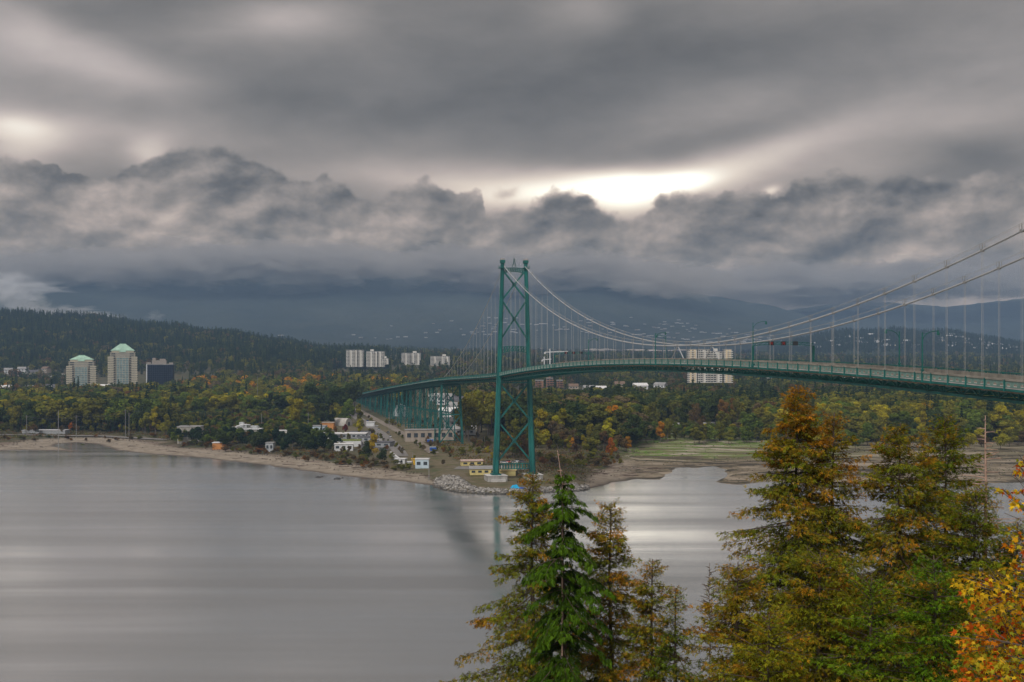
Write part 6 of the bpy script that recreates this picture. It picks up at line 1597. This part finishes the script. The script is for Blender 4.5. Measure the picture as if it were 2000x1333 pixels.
NC(1500, 1200, 55, 'low yellowish cedar at the bottom edge under the tallest cedar', width=2.8, vis=5, depth=9, brown=0.09, topbrown=0.16, green=(.22, .22, .02), seed=18, nb=80, dens=1.0, size=.36, envp=.6)
# dead leader of the hemlock, the snag, the twiggy sapling
def bare_tree(px, pyt, Y, label, Hs, r0, nb, Lmax, mat, seed, name='dead_tree', up=.2, curve=None):
    st = random.Random(seed); x0 = (px - 1000) / FPX * Y; zt = at(px, pyt, Y).z; zb = zt - Hs; zg = hill_z(x0, Y) - 1; t = thing(name, label, 'tree', (x0, Y, zg)); H = zt - zg
    f = curve or (lambda h: (0.05 * math.sin(h), .04 * math.cos(h * 1.3)))
    g = MB(); hs = np.linspace(0, H, 22); g.tube([(f(h - H)[0], f(h - H)[1], h) for h in hs], [max(.018, r0 * (1 - h / H) ** .75) for h in hs], 7); g.build('trunk', mat, t, True)
    g = MB()
    for i in range(nb):
        d = .3 + (Hs - .3) * (i / nb) ** .9; h = H - d; a = st.uniform(0, 6.28); L = st.uniform(.35, 1) * min(Lmax, .3 + d * .4); p = Vector((f(h - H)[0], f(h - H)[1], h)); pts = [p]
        for k in range(1, 6): s = k / 5; pts.append(p + Vector((math.cos(a + s * .4) * L * s, math.sin(a + s * .4) * L * s, L * (up * s - .35 * s * s + .25 * s ** 3))))
        g.tube(pts, [.05, .042, .034, .026, .018, .008], 4, cap=False)
        for q in range(3):
            j = st.randint(2, 4); b2 = a + st.uniform(-1, 1); l2 = L * .3; g.tube([pts[j], pts[j] + Vector((math.cos(b2) * l2, math.sin(b2) * l2, st.uniform(-.2, .3) * l2))], [.018, .007], 3, cap=False)
    g.build('branches', TWIG if mat is not BARK_PALE else mat, t)['kind'] = 'stuff'
bare_tree(1925, 812, 67, 'bare reddish dead snag with a few crooked branches', 8.0, .46, 40, 3.0, BARK_PALE, 5)
bare_tree(1098, 880, 69.5, 'thin bleached bent leader sticking out above the deep green hemlock', 3.0, .14, 3, .5, BARK_PALE, 8, curve=lambda h: (-.30 * max(0, 1 + h / 1.4) ** 2 if h > -1.4 else 0, 0))
bare_tree(1386, 1100, 68, 'bare grey twiggy sapling left of the low yellow-green cedar', 6, .10, 46, 1.3, TWIG, 9, 'bare_sapling', up=.5)
# maple: boughs with large lobed leaves coming in from the right
def maple():
    t = thing('maple_tree', 'maple with orange and yellow autumn leaves at the right edge', 'tree', (14.6, 24, 38), 0); st = np.random.RandomState(21); tb = MB()
    tb.tube([(0, 0, -2), (.1, 0, 6), (-.1, .2, 12), (-.4, .1, 17), (-.6, 0, 23)], [.34, .30, .24, .17, .06], 10); tb.build('trunk', BARK, t, True)
    org = Vector((14.6, 24, 38)); g = MB(); Ps, Ds, Ss, Ts = [], [], [], []; pal = np.array([(.62, .30, .015), (.66, .40, .02), (.58, .17, .012), (.50, .085, .012), (.42, .34, .03), (.62, .36, .03), (.22, .22, .02)])
    clusters_ = [(1935, 1165, 23.5, 1.0, 5), (1905, 1145, 23, .7, 1), (1960, 1190, 24.5, 1.1, 5), (1985, 1150, 23, .9, 1), (1900, 1240, 23, .8, 2), (1925, 1262, 24, 1.1, 2), (1965, 1280, 23, 1.2, 4), (1998, 1232, 24, 1.0, 3), (1945, 1320, 23, 1.2, 3), (1990, 1330, 24, 1.1, 1),
                 (1898, 1300, 24.5, .6, 5), (1975, 1110, 24, .45, 5), (1998, 1065, 23.5, .5, 0), (1985, 1040, 24, .35, 4), (1998, 992, 23.5, .40, 1), (1992, 960, 24, .30, 3), (1984, 978, 24, .22, 1), (1996, 918, 24, .34, 3), (1998, 902, 24, .22, 2), (1960, 958, 24.2, .12, 1), (1955, 1225, 25, .9, 6), (2060, 1100, 24, 1.2, 0), (2080, 1220, 24, 1.5, 1), (2060, 1000, 24, .9, 2), (2100, 900, 24, 1.0, 3)]
    for px, py, Yc, r, ci in clusters_:
        c = at(px, py, Yc) - org; s0 = Vector((-.3, .1, min(20, max(6, c.z - 2.2)))); mid = (s0 + c) / 2 + Vector((0, 0, .5)); g.tube([s0, s0.lerp(mid, .5) + Vector((0, 0, .3)), mid, mid.lerp(c, .6), c], [.07, .05, .035, .02, .012], 5, cap=False)
        for q in range(5): e = c + Vector(st.normal(size=3)) * r * .45; g.tube([mid.lerp(c, .6), e], [.014, .006], 3, cap=False)
        m = int(95 * r * r + 22 * r + 4); d = st.normal(size=(m, 3)); d /= np.linalg.norm(d, axis=1)[:, None]; P = np.array(c) + d * (r * .62 * st.uniform(.15, 1, (m, 1)) ** .6) * np.array([1.15, 1, .62])
        D_ = d * .6 + st.normal(size=(m, 3)) * .5 + np.array([-.1, -.1, -.55]); Ps.append(P); Ds.append(D_); Ss.append(st.uniform(.09, .17, m))
        pi = np.where(st.uniform(size=m) < .45, ci, st.randint(0, 7, m)); Ts.append(pal[pi] * st.uniform(.7, 1.2, (m, 1)))
    g.build('branches', TWIG, t)['kind'] = 'stuff'
    V, F, T = place_sprays('maple', np.concatenate(Ps), np.concatenate(Ds), np.concatenate(Ss), np.concatenate(Ts), .9, st); link('leaves', mesh_np('leaves', V, F, LEAF, T * np.array([1.15, 1.25, 1])), t)['kind'] = 'stuff'
maple()
